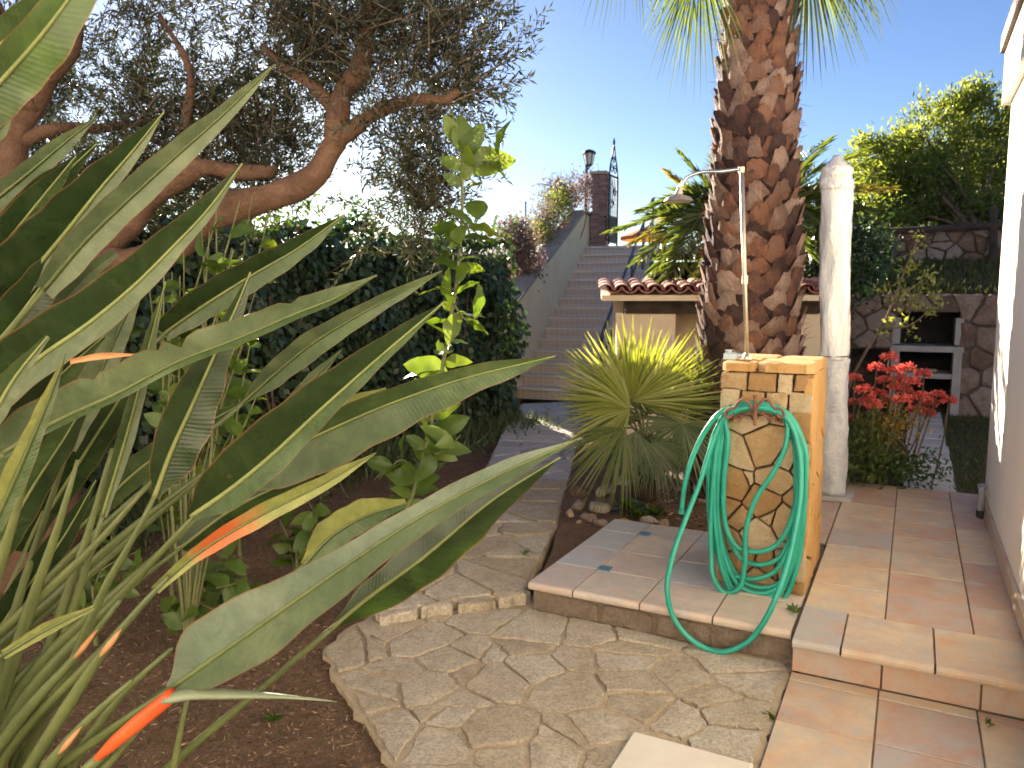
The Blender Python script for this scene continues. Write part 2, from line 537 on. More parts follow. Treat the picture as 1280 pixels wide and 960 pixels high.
# garden bed right of the path, a little higher
def sheet_mb(poly, z, skirt):
    n = len(poly)
    vs = [(p[0], p[1], z) for p in poly] + [(p[0], p[1], z - skirt) for p in poly]
    return MB().add(vs, [tuple(range(n))] + [(i, i + n, (i + 1) % n + n, (i + 1) % n) for i in range(n)])
def ccw(p): return p if area(p) > 0 else p[::-1]
bed = [G(672, 728, .04), G(690, 690, .04), G(708, 600, .05), G(735, 510, .06), S(-.2, 6.5), S(-.15, 2.0), S(-.15, 1.31), S(-1.19, 1.31), S(-1.19, .2)]
obj('garden_bed', sheet_mb(ccw([(p.x, p.y) for p in bed]), .045, .1), M['soil'], kind='structure')

# near crazy paving
def xy(p): return (p.x, p.y)
near_poly = ccw([xy(G(402, 812)), xy(G(440, 783)), xy(G(474, 764)), xy(G(660, 737)), xy(S(-1.12, .13)), xy(S(0.0, .13)), xy(S(0.0, -1.2)), xy(G(700, 1150)), xy(G(560, 1090)), xy(G(470, 925)), xy(G(425, 858))])
def ragged(poly, step, amp, seed):
    r = random.Random(seed); out_ = []
    for i in range(len(poly)):
        a, b = poly[i], poly[(i + 1) % len(poly)]
        l = math.hypot(b[0] - a[0], b[1] - a[1]); m_ = max(1, int(l / step))
        for k in range(m_):
            t = k / m_
            out_.append((a[0] + (b[0] - a[0]) * t + r.uniform(-amp, amp), a[1] + (b[1] - a[1]) * t + r.uniform(-amp, amp)))
    return out_
path = obj('stone_path', sheet_mb(ragged(near_poly, .05, .014, 1), .0015, .08), M['mortar'], kind='structure')
def flat(x, y, n): return Vector((x, y, n))
r1 = random.Random(11)
convex = ccw([xy(G(404, 815)), xy(G(474, 762)), xy(S(-1.2, .12)), xy(S(-.02, .1)), xy(S(-.02, -1.15)), xy(G(700, 1140)), xy(G(560, 1080)), xy(G(470, 920))])
slab_hole = [xy(G(806, 924)), xy(G(905, 968)), xy(G(905, 1100)), xy(G(690, 1100))]
for c in voronoi(convex, .16, r1, 1.2, .22, .5, .4):
    cx = sum(p[0] for p in c) / len(c); cy = sum(p[1] for p in c) / len(c)
    if inside(slab_hole, cx, cy): continue
    mb = stone_mb(c, flat, .008 + r1.uniform(-.003, .006), r1, .007 + r1.uniform(0, .011), .0035, .011, .028, -.03, .0035, .0015, .07)
    if mb: obj('paving_stone', mb, M['slab'], path)
# far path, one low step up
fp = [(470, 767), (556, 652), (600, 600), (626, 545), (652, 505)], [(657, 737), (696, 655), (712, 600), (722, 556), (762, 500)]
PLf = [G(u, v, ZFAR) for u, v in fp[0]]; PRf = [G(u, v, ZFAR) for u, v in fp[1]]
far_poly = ccw([xy(p) for p in PLf] + [xy(p) for p in reversed(PRf)])
far = obj('upper_stone_path', sheet_mb(ragged(far_poly, .06, .014, 2), ZFAR - .006, .12), M['mortar'], kind='structure')
def flat2(x, y, n): return Vector((x, y, ZFAR + n))
r2 = random.Random(5)
for k, sz in ((0, .21), (1, .24), (2, .3), (3, .34)):
    q = ccw([xy(PLf[k]), xy(PRf[k]), xy(PRf[k + 1]), xy(PLf[k + 1])])
    for c in voronoi(q, sz, r2, 1.2, .1, .46):
        mb = stone_mb(c, flat2, .008 + r2.uniform(-.004, .006), r2, .01 + r2.uniform(0, .01), .005, .011, .045, -.02, .004, .002, .08)
        if mb: obj('paving_stone', mb, M['slab'] if k < 2 else M['slab_far'], far)
# rough kerb stones of that step
a, b = PLf[0], PRf[0]
e = (b - a); eb = Vector((-e.y, e.x, 0)).normalized()
x = 0.0
while x < .99:
    w = r2.uniform(.2, .42)
    w = min(w, 1.0 - x)
    if w < .05: break
    c0 = a + e * x; c1 = a + e * (x + w)
    sx = r2.uniform(.0, .03)
    q = [xy(c0 - eb * (.05 + sx)), xy(c1 - eb * (.05 + r2.uniform(0, .03))), xy(c1 + eb * .03), xy(c0 + eb * .03)]
    mb = stone_mb(ccw(q), flat, ZFAR + r2.uniform(-.004, .012), r2, .008, .012, .016, .03, -.03, .01, .004)
    if mb: obj('kerb_stone', mb, M['slab'] if r2.random() > .15 else M['pillar_stone'], far)
    x += w
# pale slab lying at the front edge of the paving
c0 = G(806, 926)
mb = MB().bbox(c0 + R2 * .16 - F2 * .2 + UP * .008, R2 * .2, F2 * .2, UP * .018, .006)
M['pale_slab'] = mat_noise('pale_slab', [(.3, (.55, .5, .42)), (.7, (.66, .61, .53))], 5, .8, 70, .3, .005)
obj('concrete_slab', mb, M['pale_slab'], kind='structure')

# ---- tiled floors: a bed of grout with every tile its own piece
def box_st(s0, s1, t0, t1, z0, z1):
    return MB().box(S((s0 + s1) / 2, (t0 + t1) / 2, (z0 + z1) / 2), R2 * (s1 - s0) / 2, F2 * (t1 - t0) / 2, UP * (z1 - z0) / 2)
def tile(parent, s0, s1, t0, t1, z, mat=None, th=.012, g=.0028, name='tile'):
    mb = MB().bbox(S((s0 + s1) / 2, (t0 + t1) / 2, z - th / 2), R2 * ((s1 - s0) / 2 - g), F2 * ((t1 - t0) / 2 - g), UP * (th / 2), .003)
    return obj(name, mb, mat or M['tile'], parent)
def nosing(parent, s0, s1, t0, t1, z, mat='tile'):
    """edge tile with a rounded front along t0"""
    mb = MB()
    g = .004
    prof = [(t1 - g, z), (t0 + .016, z), (t0 + .006, z - .004), (t0, z - .013), (t0, z - .024), (t0 + .005, z - .034), (t0 + .016, z - .037), (t1 - g, z - .037)]
    vs = [S(s, t, zz) for s in (s0 + g, s1 - g) for t, zz in prof]
    n = len(prof)
    fs = [tuple(range(n)), tuple(reversed(range(n, 2 * n)))] + [(i, i + n, (i + 1) % n + n, (i + 1) % n) for i in range(n)]
    mb.add(vs, fs)
    o = link('edge_tile', mb.mesh('edge_tile'), M[mat], parent)
    o.data.materials.append(M['tile_edge'])
    for p in o.data.polygons:
        if abs(p.normal.z) < .95 and p.normal.dot(F2) < -.1: p.material_index = 1
    return o
patio = obj('patio', box_st(.03, 1.3, .03, 3.0, -.06, ZR - .008), M['grout'], kind='structure')
side_strip = obj('patio_side', box_st(-.3, .026, 1.36, 3.0, -.06, ZR - .012), M['grout'], kind='structure')
for j in range(5):
    tile(side_strip, -.29, -.004, 1.37 + j * .327, min(1.37 + (j + 1) * .327, 2.99), ZR - .004)
for s0, s1 in ((0, .18), (.18, .5), (.5, .82), (.82, 1.14)):
    nosing(patio, s0, s1, -.02, .37, ZR + r1.uniform(-.001, .001))
for j in range(8):
    t0 = .37 + j * .327; t1 = min(t0 + .327, 2.99)
    for s0, s1 in ((.0, .322), (.322, .644), (.644, .966)):
        tile(patio, s0, s1, t0, t1, ZR + r1.uniform(-.0012, .0012))
# riser of the patio step
for s0, s1 in ((0, .325), (.325, .65), (.65, .975), (.975, 1.3)):
    mb = MB().box(S((s0 + s1) / 2, .022, (ZLAND + .004 + ZR - .04) / 2), R2 * ((s1 - s0) / 2 - .004), F2 * .008, UP * ((ZR - .04 - ZLAND - .004) / 2))
    obj('riser_tile', mb, M['tile'], patio)
landing = obj('landing', box_st(.0, 2.2, -6.8, .012, -.1, ZLAND - .008), M['grout'], kind='structure')
ts = [.012, -.06, -.385, -.71, -1.035, -1.36, -1.6]
for t1, t0 in zip(ts, ts[1:]):
    for s0, s1 in ((0, .318), (.318, .64), (.64, .96), (.96, 1.28)):
        tile(landing, s0, s1, t0, t1, ZLAND + r1.uniform(-.001, .001))
# shower platform
plat = obj('shower_platform', box_st(-1.2, .02, .12, 1.34, -.06, ZL - .01), M['cement'], kind='structure')
sx = [-1.22, -.985, -.66, -.335, -.012]
for s0, s1 in zip(sx, sx[1:]):
    nosing(plat, s0, s1, .09, .415, ZL + r1.uniform(-.001, .001), 'tile_pale')
ty = [.415, .74, 1.065, 1.31]
for j, (t0, t1) in enumerate(zip(ty, ty[1:])):
    for i, (s0, s1) in enumerate(zip(sx, sx[1:])):
        if i == 3 and t0 > .5: continue
        if i == 0 and j == 0:
            tile(plat, s0, s1, t0, t1, ZL, M['tile_pale'])
        else:
            tile(plat, s0, s1, t0, t1, ZL + r1.uniform(-.001, .001), M['tile_pale'])
for s, t in ((-.957, .44), (-.957, 1.09)):
    mb = MB().bbox(S(s, t, ZL - .003), R2 * .034, F2 * .034, UP * .0065, .002)
    obj('insert_tile', mb, M['tile_blue'], plat)
# blocks showing under the platform edge
for s0, s1 in ((-1.15, -.86), (-.86, -.6), (-.6, -.34), (-.34, -.19), (-.19, -.015)):
    mb = stone_mb([(s0, 0), (s1, 0), (s1, .105), (s0, .105)], lambda a_, b_, n_: S(a_, .12 - n_, b_), .012 + r1.uniform(-.008, .004), r1, .008, .012, .004, .05, 0, .006, .004)
    if mb: obj('edge_block', mb, M['cement'], plat)

# back garden: lawn with stepping stones
lawn = obj('lawn', box_st(-.6, 3.2, 3.0, 8.4, -.1, .1), M['grass_base'], kind='structure')
walk = obj('garden_path', box_st(.36, .71, 3.02, 7.7, .0, .108), M['grout'], kind='structure')
for k in range(13):
    t0 = 3.03 + k * .355
    mb = MB().bbox(S(.535 + r1.uniform(-.012, .012), t0 + .165, .115), R2 * .17, F2 * .155, UP * .012, .006)
    obj('paving_slab', mb, M['slab_far'], walk)
n = 16000
ss = rng.uniform(-.6, 2.0, n); tt = 3.02 + rng.random(n) ** 1.3 * 5.2
keep = ~((ss > .34) & (ss < .73) & (tt < 7.7))
ss, tt = ss[keep], tt[keep]; n = len(ss)
o3, r3, f3 = np.array(O), np.array(R2), np.array(F2)
pos = o3 + ss[:, None] * r3 + tt[:, None] * f3 + np.array([0, 0, .098])
d = rdir(n) * .6 + np.array([0, 0, 1.0])
M['grass'] = mat_leaf('grass_blades', [(.1, (.045, .055, .018)), (.5, (.09, .1, .035)), (.9, (.2, .17, .08))], .3, (1.1, 1.1, .6), .7, .2)
link('grass', np_mesh('grass', *kites(pos, d, rdir(n), rng.uniform(.03, .07, n), .008)), M['grass'], label='short green grass of the lawn strip beside the white house wall', cat='grass', kind='stuff')

# the hillside behind: terraces right, slope behind the stairs
def terrain(name, x0, x1, y0, y1, fn, nx=40, ny=40):
    xs = np.linspace(x0, x1, nx); ys = np.linspace(y0, y1, ny)
    X, Y = np.meshgrid(xs, ys); Zt = np.vectorize(fn)(X, Y)
    I = np.arange(nx * ny).reshape(ny, nx)
    Q = np.stack([I[:-1, :-1], I[:-1, 1:], I[1:, 1:], I[1:, :-1]], axis=-1).reshape(-1, 4)
    return link(name, np_mesh(name, np.stack([X, Y, Zt], axis=-1).reshape(-1, 3), Q, smooth=True), M['hill'], kind='structure')
# ---- terraces right of the hut
def terr(x, y):
    s = (Vector((x, y, 0)) - O).dot(R2); t = (Vector((x, y, 0)) - O).dot(F2)
    k = min(max((s + 3.4) / 1.6, 0), 1); k = k * k * (3 - 2 * k)
    if t < 7.75: z = -.3
    elif t < 10.1: z = 1.5 + (t - 7.75) * .24
    else: z = 2.5 + min((t - 10.1) * .07, 3)
    return z * k + (1 - k) * -.2 if t > 7.75 else -.3
ts_ = np.concatenate([np.array([7.76, 8.2, 8.7, 9.2, 9.7, 10.05, 10.14]), np.linspace(10.6, 45, 14)])
ss_ = np.concatenate([np.linspace(-3.4, 3, 24), np.linspace(4, 40, 10)])
V = []; 
for t in ts_:
    for s in ss_:
        p = S(s, t); z = terr(p.x, p.y) + .03 * math.sin(s * 3.1 + t * 2) ; V.append((p.x, p.y, z))
I = np.arange(len(V)).reshape(len(ts_), len(ss_))
Q = np.stack([I[:-1, :-1], I[:-1, 1:], I[1:, 1:], I[1:, :-1]], axis=-1).reshape(-1, 4)
M['terrace_grass'] = mat_noise('terrace_grass', [(.3, (.05, .06, .025)), (.5, (.085, .095, .04)), (.75, (.14, .13, .06))], 2.5, .95, 30, .9, .05, fine=.4)
link('terrace_ground', np_mesh('terrace_ground', V, Q, smooth=True), M['terrace_grass'], kind='structure')

# ---- staircase
B0 = G(645, 498, ZFAR)
SA = R(19)
SF = Vector((math.sin(SA), math.cos(SA), 0)); SR = Vector((math.cos(SA), -math.sin(SA), 0))
NS, RISE, RUN, SW = 15, .166, .30, 1.32
def T3(q, s, z): return B0 + SR * q + SF * s + UP * z
stairs = thing('staircase', B0, 'long outdoor staircase of tiled steps climbing behind the hedge', 'staircase')
def uv_box(mb, name, mat, parent, q0, s0):
    me = mb.mesh(name, base_of(parent))
    uv = me.uv_layers.new(name='uv')
    for p in me.polygons:
        for li in p.loop_indices:
            co = Vector(me.vertices[me.loops[li].vertex_index].co)
            uv.data[li].uv = (co.dot(SR) + .03, co.z)
    return link(name, me, mat, parent)
for i in range(NS):
    z0 = i * RISE; s0 = i * RUN
    mb = MB().box(T3(SW / 2, s0 + (4.9 - s0) / 2 * 0 + .16, z0 + (RISE - .035) / 2), SR * SW / 2, SF * .14, UP * (RISE - .035) / 2)
    rz = uv_box(mb, 'riser', M['stair_riser'], stairs, 0, 0)
    mb = MB().bbox(T3(SW / 2, s0 + RUN / 2 + .0, z0 + RISE - .0165), SR * (SW / 2), SF * (RUN / 2 + .03), UP * .017, .008)
    obj('tread', mb, M['stair_tread'], stairs)
mb = MB()
prof = [(.3, -.2), (NS * RUN, -.2), (NS * RUN, (NS - 1) * RISE - .02), (.3, -.02)]
vs = [T3(q, s, z) for q in (0.01, SW - .01) for s, z in prof]
mb.add(vs, [(0, 1, 2, 3), (7, 6, 5, 4), (0, 4, 5, 1), (1, 5, 6, 2), (2, 6, 7, 3), (3, 7, 4, 0)])
obj('stair_core', mb, M['cement'], stairs)
mb = MB().box(T3(SW / 2 + .3, NS * RUN + 1.3, NS * RISE - .08), SR * (SW / 2 + .6), SF * 1.28, UP * .07)
obj('top_landing', mb, M['stair_tread'], stairs)
# hill left of and behind the stairs
def hillz(x, y):
    p = Vector((x, y, 0)) - B0
    s = p.dot(SF)
    return min(max(s * .52, -.4), 2.35) + .1 * math.sin(x * .7) * math.sin(y * .5) + max(0, (s - 14)) * .012
qs = np.concatenate([np.linspace(-60, -8, 12), np.linspace(-7, -.3, 12)]); fs_ = np.concatenate([np.linspace(-.8, 6, 14), np.linspace(7, 120, 14)])
V = [tuple(T3(q, s, 0) + UP * (hillz(*(T3(q, s, 0)).xy) - ZFAR)) for s in fs_ for q in qs]
I = np.arange(len(V)).reshape(len(fs_), len(qs))
Q = np.stack([I[:-1, :-1], I[:-1, 1:], I[1:, 1:], I[1:, :-1]], axis=-1).reshape(-1, 4)
link('hillside', np_mesh('hillside', V, Q, smooth=True), M['hill'], kind='structure')
qs = np.linspace(-.3, 30, 14); fs_ = np.linspace(NS * RUN + 2.5, 120, 16)
V = [tuple(T3(q, s, 2.3)) for s in fs_ for q in qs]
I = np.arange(len(V)).reshape(len(fs_), len(qs))
Q = np.stack([I[:-1, :-1], I[:-1, 1:], I[1:, 1:], I[1:, :-1]], axis=-1).reshape(-1, 4)
link('upper_ground', np_mesh('upper_ground', V, Q, smooth=True), M['hill'], kind='structure')

# parapet wall beside the stairs
pw = thing('parapet_wall', T3(-.12, -.3, 0), 'cream rendered parapet wall rising along the left side of the staircase', 'wall')
prof = [(-.35, -.1), (5.35, -.1), (5.35, 3.12), (4.15, 3.12), (-.35, 1.22)]
mb = MB(); n = len(prof)
mb.add([T3(q, s, z) for q in (-.24, -.004) for s, z in prof], [tuple(range(n)), tuple(reversed(range(n, 2 * n)))] + [(i, i + n, (i + 1) % n + n, (i + 1) % n) for i in range(n)])
obj('wall_body', mb, M['stucco_cream'], pw)
M['coping'] = mat_noise('coping', [(.3, (.3, .24, .19)), (.7, (.45, .37, .3))], 6, .9, 40, .4, .01)
for (s0, z0), (s1, z1) in (((-.4, 1.22), (4.15, 3.14)), ((4.15, 3.14), (5.4, 3.14))):
    a, b = T3(-.122, s0, z0 + .03), T3(-.122, s1, z1 + .03)
    ax = (b - a) / 2; nn = SR.cross(ax).normalized()
    obj('coping', MB().box((a + b) / 2, ax, SR * .15, nn * .025), M['coping'], pw)

# gate post, gate, lamp, railing at the top
GQ = .2
gp = thing('gate_pillar', T3(.1 + GQ, 4.86, NS * RISE), 'reddish brick gate pillar at the top of the staircase', 'pillar')
M['brick'] = mat_noise('dark_brick', [(.3, (.2, .12, .11)), (.7, (.34, .22, .2))], 5, .9, 30, .5, .01, per_obj=.4)
r4 = random.Random(4)
hz = 2.5
for k in range(28):
    for j in range(2):
        o_ = (.0 if k % 2 else .06) - .03
        mb = MB().bbox(T3(GQ - .085 + j * .145 + o_ * .4, 4.7, hz + .04 + k * .05) , SR * .07, SF * .15, UP * .022, .004)
        obj('brick', mb, M['brick'], gp)
obj('mortar_core', MB().box(T3(GQ - .02, 4.7, hz + .71), SR * .12, SF * .13, UP * .7), M['coping'], gp)
obj('cap', MB().bbox(T3(GQ - .02, 4.7, hz + 1.455), SR * .17, SF * .18, UP * .03, .012), M['coping'], gp)
gt = thing('iron_gate', T3(.3, 4.85, NS * RISE), 'dark iron gate leaf with pointed scrolled top, standing open above the stairs', 'gate')
gd = (SF * .95 + SR * .12).normalized()
gw, gh = .5, 1.35
g0 = T3(GQ + .2, 4.55, NS * RISE + .06)
def gpnt(a_, b_): return g0 + gd * a_ * gw + UP * b_
for a_ in (0, 1): obj('stile', MB().tube([gpnt(a_, 0), gpnt(a_, gh)], .022, 6), M['iron_dark'], gt)
for b_ in (.05, .55, gh): obj('gate_rail', MB().tube([gpnt(0, b_), gpnt(1, b_)], .018, 6), M['iron_dark'], gt)
for k in range(1, 5): obj('bar', MB().tube([gpnt(k / 5, .05), gpnt(k / 5, gh)], .01, 6), M['iron_dark'], gt)
obj('lower_panel', MB().box(gpnt(.5, .3), gd * gw * .48, gd.cross(UP) * .004, UP * .24), M['iron_dark'], gt)
top = [gpnt(0, gh), gpnt(.08, gh + .18), gpnt(.28, gh + .36), gpnt(.5, gh + .62)]
obj('arch', MB().tube(catmull(top, 10), .016, 6).tube(catmull([gpnt(1 - (p - g0).dot(gd) / gw, (p - g0).z) for p in top], 10), .016, 6), M['iron_dark'], gt)
for cx_, cz_, rr in ((.3, gh + .14, .1), (.7, gh + .14, .1), (.5, gh + .32, .08), (.35, .8, .1), (.65, 1.05, .1)):
    pts = [gpnt(cx_, cz_) + (gd * math.cos(a) + UP * math.sin(a)) * rr * (1 - a / 14) for a in np.linspace(0, 9, 22)]
    obj('scroll', MB().tube(pts, .009, 5), M['iron_dark'], gt)
obj('finial', MB().tube([gpnt(.5, gh + .6), gpnt(.5, gh + .66), gpnt(.5, gh + .76)], [.012, .026, .003], 8), M['iron_dark'], gt)

lb = P(732, 268, 16.3); lt = P(737, 208, 16.3)
lamp = thing('lamp_post', (lb.x, lb.y, 2.3), 'slim dark lamp post with lantern head above the parapet wall', 'lamp')
zt = P(737, 206, 16.3).z
obj('post', MB().tube([(lb.x, lb.y, 2.3), (lb.x + .01, lb.y, zt)], [.035, .028], 8), M['iron_dark'], lamp)
M['lantern_glass'] = mat_noise('lantern_glass', [(.3, (.5, .52, .52)), (.7, (.62, .63, .6))], 5, .25, 20, 0)
c = Vector((lb.x + .06, lb.y, zt))
obj('bracket', MB().tube([c + Vector((-.05, 0, -.12)), c + Vector((.0, 0, -.06)), c + Vector((.03, 0, 0))], .018, 6), M['iron_dark'], lamp)
obj('lantern_glass', MB().tube([c + UP * .0, c + UP * .22], [.07, .115], 6), M['lantern_glass'], lamp)
for k in range(6):
    a = math.pi / 3 * k
    dv = Vector((math.cos(a), math.sin(a), 0))
    obj('lantern_bar', MB().tube([c + dv * .074, c + dv * .12 + UP * .22], .008, 5), M['iron_dark'], lamp)
obj('lantern_roof', MB().tube([c + UP * .22, c + UP * .27, c + UP * .31], [.15, .13, .03], 8), M['iron_dark'], lamp)
obj('lantern_base', MB().tube([c - UP * .03, c + UP * .005], [.05, .085], 8), M['iron_dark'], lamp)

rail = thing('stair_railing', T3(SW - .1, .2, 0), 'blue grey double tube handrail along the right side of the staircase', 'railing')
def sl(s, h): return T3(SW - .06, s, max(0, min(s / RUN, NS)) * RISE + h)
obj('handrail', MB().tube([sl(.0, .9), sl(4.5, .9), sl(4.75, .95)], .024, 8), M['rail'], rail)
obj('lower_rail', MB().tube([sl(.0, .5), sl(4.5, .5)], .018, 8), M['rail'], rail)
for s in (.1, 1.25, 2.4, 3.5, 4.6):
    obj('baluster', MB().tube([sl(s, .0), sl(s, .9)], .022, 8), M['rail'], rail)
fb = P(657, 285, 20)
ut = thing('fence_pole', (fb.x, fb.y, 2.4), 'thin grey metal pole rising above the hedge far behind', 'pole')
obj('pole', MB().tube([(fb.x, fb.y, 2.0), (fb.x, fb.y, P(657, 254, 20).z)], .022, 6), M['rail'], ut)
obj('pole_cap', MB().tube([(fb.x, fb.y, P(657, 254, 20).z), (fb.x, fb.y, P(657, 252, 20).z)], [.035, .02], 6), M['rail'], ut)
# parasol beyond
pb = P(812, 300, 20)
para = thing('parasol', (pb.x, pb.y, 2.35), 'small orange parasol beyond the top of the stairs', 'parasol')
M['orange_cloth'] = mat_leaf('orange_cloth', [(.2, (.5, .2, .07)), (.8, (.58, .27, .1))], .3, (1, .9, .7), .8, .2)
ztop = P(812, 281, 20).z; zrim = P(812, 296, 20).z
mb = MB(); k8 = 8
mb.add([(pb.x, pb.y, ztop)] + [(pb.x + .75 * math.cos(i * math.pi / 4), pb.y + .75 * math.sin(i * math.pi / 4), zrim) for i in range(8)] + [(pb.x + .75 * math.cos(i * math.pi / 4), pb.y + .75 * math.sin(i * math.pi / 4), zrim - .09) for i in range(8)],
       [(0, i + 1, (i + 1) % 8 + 1) for i in range(8)] + [(i + 1, i + 9, (i + 1) % 8 + 9, (i + 1) % 8 + 1) for i in range(8)])
obj('canopy', mb, M['orange_cloth'], para)
obj('pole', MB().tube([(pb.x, pb.y, 2.3), (pb.x, pb.y, ztop + .05)], .025, 8), M['iron_dark'], para)

# ---- hut with barrel tile roof
HY = 7.9
hl = P(752, 368, HY)
M['wood_dark'] = mat_noise('dark_wood', [(.3, (.03, .02, .014)), (.7, (.08, .055, .038))], 8, .8, 30, .5, .01)
M['roof_tile'] = mat_noise('roof_tile', [(.3, (.3, .11, .08)), (.5, (.42, .18, .13)), (.75, (.5, .28, .21))], 7, .9, 50, .5, .01, per_obj=.35)
hut = thing('garden_hut', (hl.x + .3, hl.y + .3, .0), 'low cream garden hut with a red barrel tile roof behind the palm', 'hut')
HX = Vector((.995, -.1, 0)).normalized(); HF = Vector((.1, .995, 0)).normalized()
def H(a, b, z): return Vector((hl.x, hl.y, 0)) + HX * a + HF * b + UP * z
ze = hl.z
W_ = 2.35
obj('side_wall', MB().box(H(.47, .5, (ze - .2) / 2), HX * .3, HF * .3, UP * (ze - .2) / 2), M['stucco_cream'], hut)
obj('side_wall', MB().box(H(W_ - .3, .5, (ze - .2) / 2), HX * .3, HF * .3, UP * (ze - .2) / 2), M['stucco_cream'], hut)
obj('back_wall', MB().box(H(W_ / 2, 1.0, ze / 2), HX * (W_ / 2 - .15), HF * .1, UP * ze / 2), M['stucco_cream'], hut)
obj('lintel', MB().box(H(W_ / 2 + .05, .42, ze - .13), HX * (W_ / 2 - .2), HF * .24, UP * .07), M['wood_dark'], hut)
sl_ = HF * .95 + UP * .1
roof = obj('roof', MB().box(H(W_ / 2, .0, ze - .035) + sl_ * .6, HX * (W_ / 2), sl_ * .62, UP * .028), M['stucco_cream'], hut)
mbt = MB()
seg = 7; L = .36
vs = []
for (y_, r_) in ((0, .082), (L, .068)):
    for rr in (r_, r_ - .014):
        for k in range(seg + 1):
            a = math.pi * k / seg
            vs.append((math.cos(a) * rr, y_, math.sin(a) * rr * .8))
n1 = seg + 1; fs = []
for k in range(seg):
    fs += [(k, k + 1, 2 * n1 + k + 1, 2 * n1 + k), (n1 + k + 1, n1 + k, 3 * n1 + k, 3 * n1 + k + 1), (k + 1, k, n1 + k, n1 + k + 1), (2 * n1 + k, 2 * n1 + k + 1, 3 * n1 + k + 1, 3 * n1 + k)]
mbt.add(vs, fs)
tile_me = mbt.mesh('roof_tile', smooth=False)
sln = sl_.normalized(); sn = HX.cross(sln).normalized()
for row in range(3):
    for k in range(int(W_ / .165) + 1):
        for inv in (0, 1):
            q = H(.04 + k * .165 + inv * .0825, -.05, ze + .005 + (0 if inv else .035)) + sln * (row * .31) + sn * row * .0
            if inv and k == int(W_ / .165): continue
            z_ = sn if not inv else -sn; x_ = HX if not inv else -HX
            jt = r4.uniform(-.012, .012)
            Mx = frame(q + sln * jt + (UP * .07 if inv else UP * 0), x_, sln, z_)
            place('roof_tile', tile_me, Mx, M['roof_tile'], roof)

# ---- barbecue in the lower terrace wall
def wall_face(parent, s0, s1, z0, z1, t, size, r, mat, holes=(), name='stone', aspect=1.25, h=.03):
    cells = voronoi([(s0, z0), (s1, z0), (s1, z1), (s0, z1)], size, r, aspect, .08, .4)
    for c in cells:
        cx = sum(p[0] for p in c) / len(c); cy = sum(p[1] for p in c) / len(c)
        skip = False
        for hs0, hs1, hz0, hz1 in holes:
            if hs0 - .02 < cx < hs1 + .02 and hz0 < cy < hz1: skip = True
            else:                     # trim the stone at the opening
                if hz0 < cy < hz1:
                    if cx < hs0: c = clip(c, 1, 0, hs0)
                    elif cx > hs1: c = clip(c, -1, 0, -hs1)
                elif hs0 < cx < hs1 and cy > hz1: c = clip(c, 0, -1, -hz1)
            if len(c) < 3: skip = True; break
        if skip: continue
        mb = stone_mb(c, lambda a_, b_, n_: S(a_, t - n_, b_), h + r.uniform(-.01, .015), r, .018, .02, .012, .08, -.02, .015, .01, .1)
        if mb: obj(name, mb, mat, parent)
r5 = random.Random(21)
bq = thing('barbecue_wall', S(.5, 7.7, .1), 'rubble stone terrace wall with built-in barbecue and shelves behind the red flowers', 'barbecue')
s_of = lambda u, v, t=7.6: (PL(u, v, S(0, t), F2) - O).dot(R2)
z_of = lambda u, v, t=7.6: PL(u, v, S(0, t), F2).z
b0, b1 = s_of(1120, 430), s_of(1198, 430)
zs = [z_of(1160, v) for v in (520, 475, 436, 392)]   # floor, lower shelf, hearth, arch top
holes = [(b0, b1, -.2, zs[3] + .02), (s_of(1062, 460), s_of(1116, 460), -.2, z_of(1090, 436))]
wall_face(bq, -.95, 3.0, .05, 1.58, 7.6, .23, r5, M['wall_stone'], holes)
core = MB()
for (a0, a1, q0, q1) in ((-.95, holes[1][0], .0, 1.56), (holes[1][0], holes[1][1], holes[1][3], 1.56), (holes[1][1], b0, 0, 1.56), (b0, b1, zs[3] + .02, 1.56), (b1, 3.0, 0, 1.56)):
    core.box(S((a0 + a1) / 2, 7.72, (q0 + q1) / 2), R2 * (a1 - a0) / 2, F2 * .115, UP * (q1 - q0) / 2)
core.box(S(1.0, 8.5, .75), R2 * 1.97, F2 * .05, UP * .75)
obj('wall_core', core, M['wall_core'], bq)
M['concrete'] = mat_noise('grey_concrete', [(.3, (.3, .28, .26)), (.7, (.42, .4, .38))], 5, .9, 40, .4, .01)
M['soot'] = mat_noise('soot', [(.3, (.012, .011, .011)), (.7, (.035, .03, .03))], 5, .95, 40, .3, .01)
obj('hearth_back', MB().box(S((b0 + b1) / 2, 8.2, .8), R2 * (b1 - b0) / 2, F2 * .02, UP * .75), M['soot'], bq)
obj('shelf', MB().bbox(S((b0 + b1) / 2, 7.86, zs[2]), R2 * ((b1 - b0) / 2 + .06), F2 * .33, UP * .035, .008), M['concrete'], bq)
obj('shelf', MB().bbox(S((b0 + b1) / 2, 7.9, zs[1] + .05), R2 * ((b1 - b0) / 2 + .02), F2 * .3, UP * .03, .008), M['concrete'], bq)
for s in (b0, b1):
    obj('jamb', MB().box(S(s, 7.82, (zs[0] + zs[2]) / 2), R2 * .045, F2 * .27, UP * (zs[2] - zs[0]) / 2 * .98), M['concrete'], bq)
    obj('upper_jamb', MB().box(S(s, 7.82, (zs[2] + zs[3]) / 2 + .0), R2 * .042, F2 * .25, UP * (zs[3] - zs[2]) / 2 * .75), M['concrete'], bq)
tr = MB().box(S((b0 + b1) / 2, 7.9, zs[1] + .1), R2 * .13, F2 * .09, UP * .012)
obj('grill_tray', tr, M['concrete'], bq)
for k in range(9):
    x = b0 + .1 + (b1 - b0 - .2) * k / 8
    obj('grill_bar', MB().tube([S(x, 7.62, zs[2] + .07), S(x, 8.1, zs[2] + .07)], .006, 5), M['iron_dark'], bq)

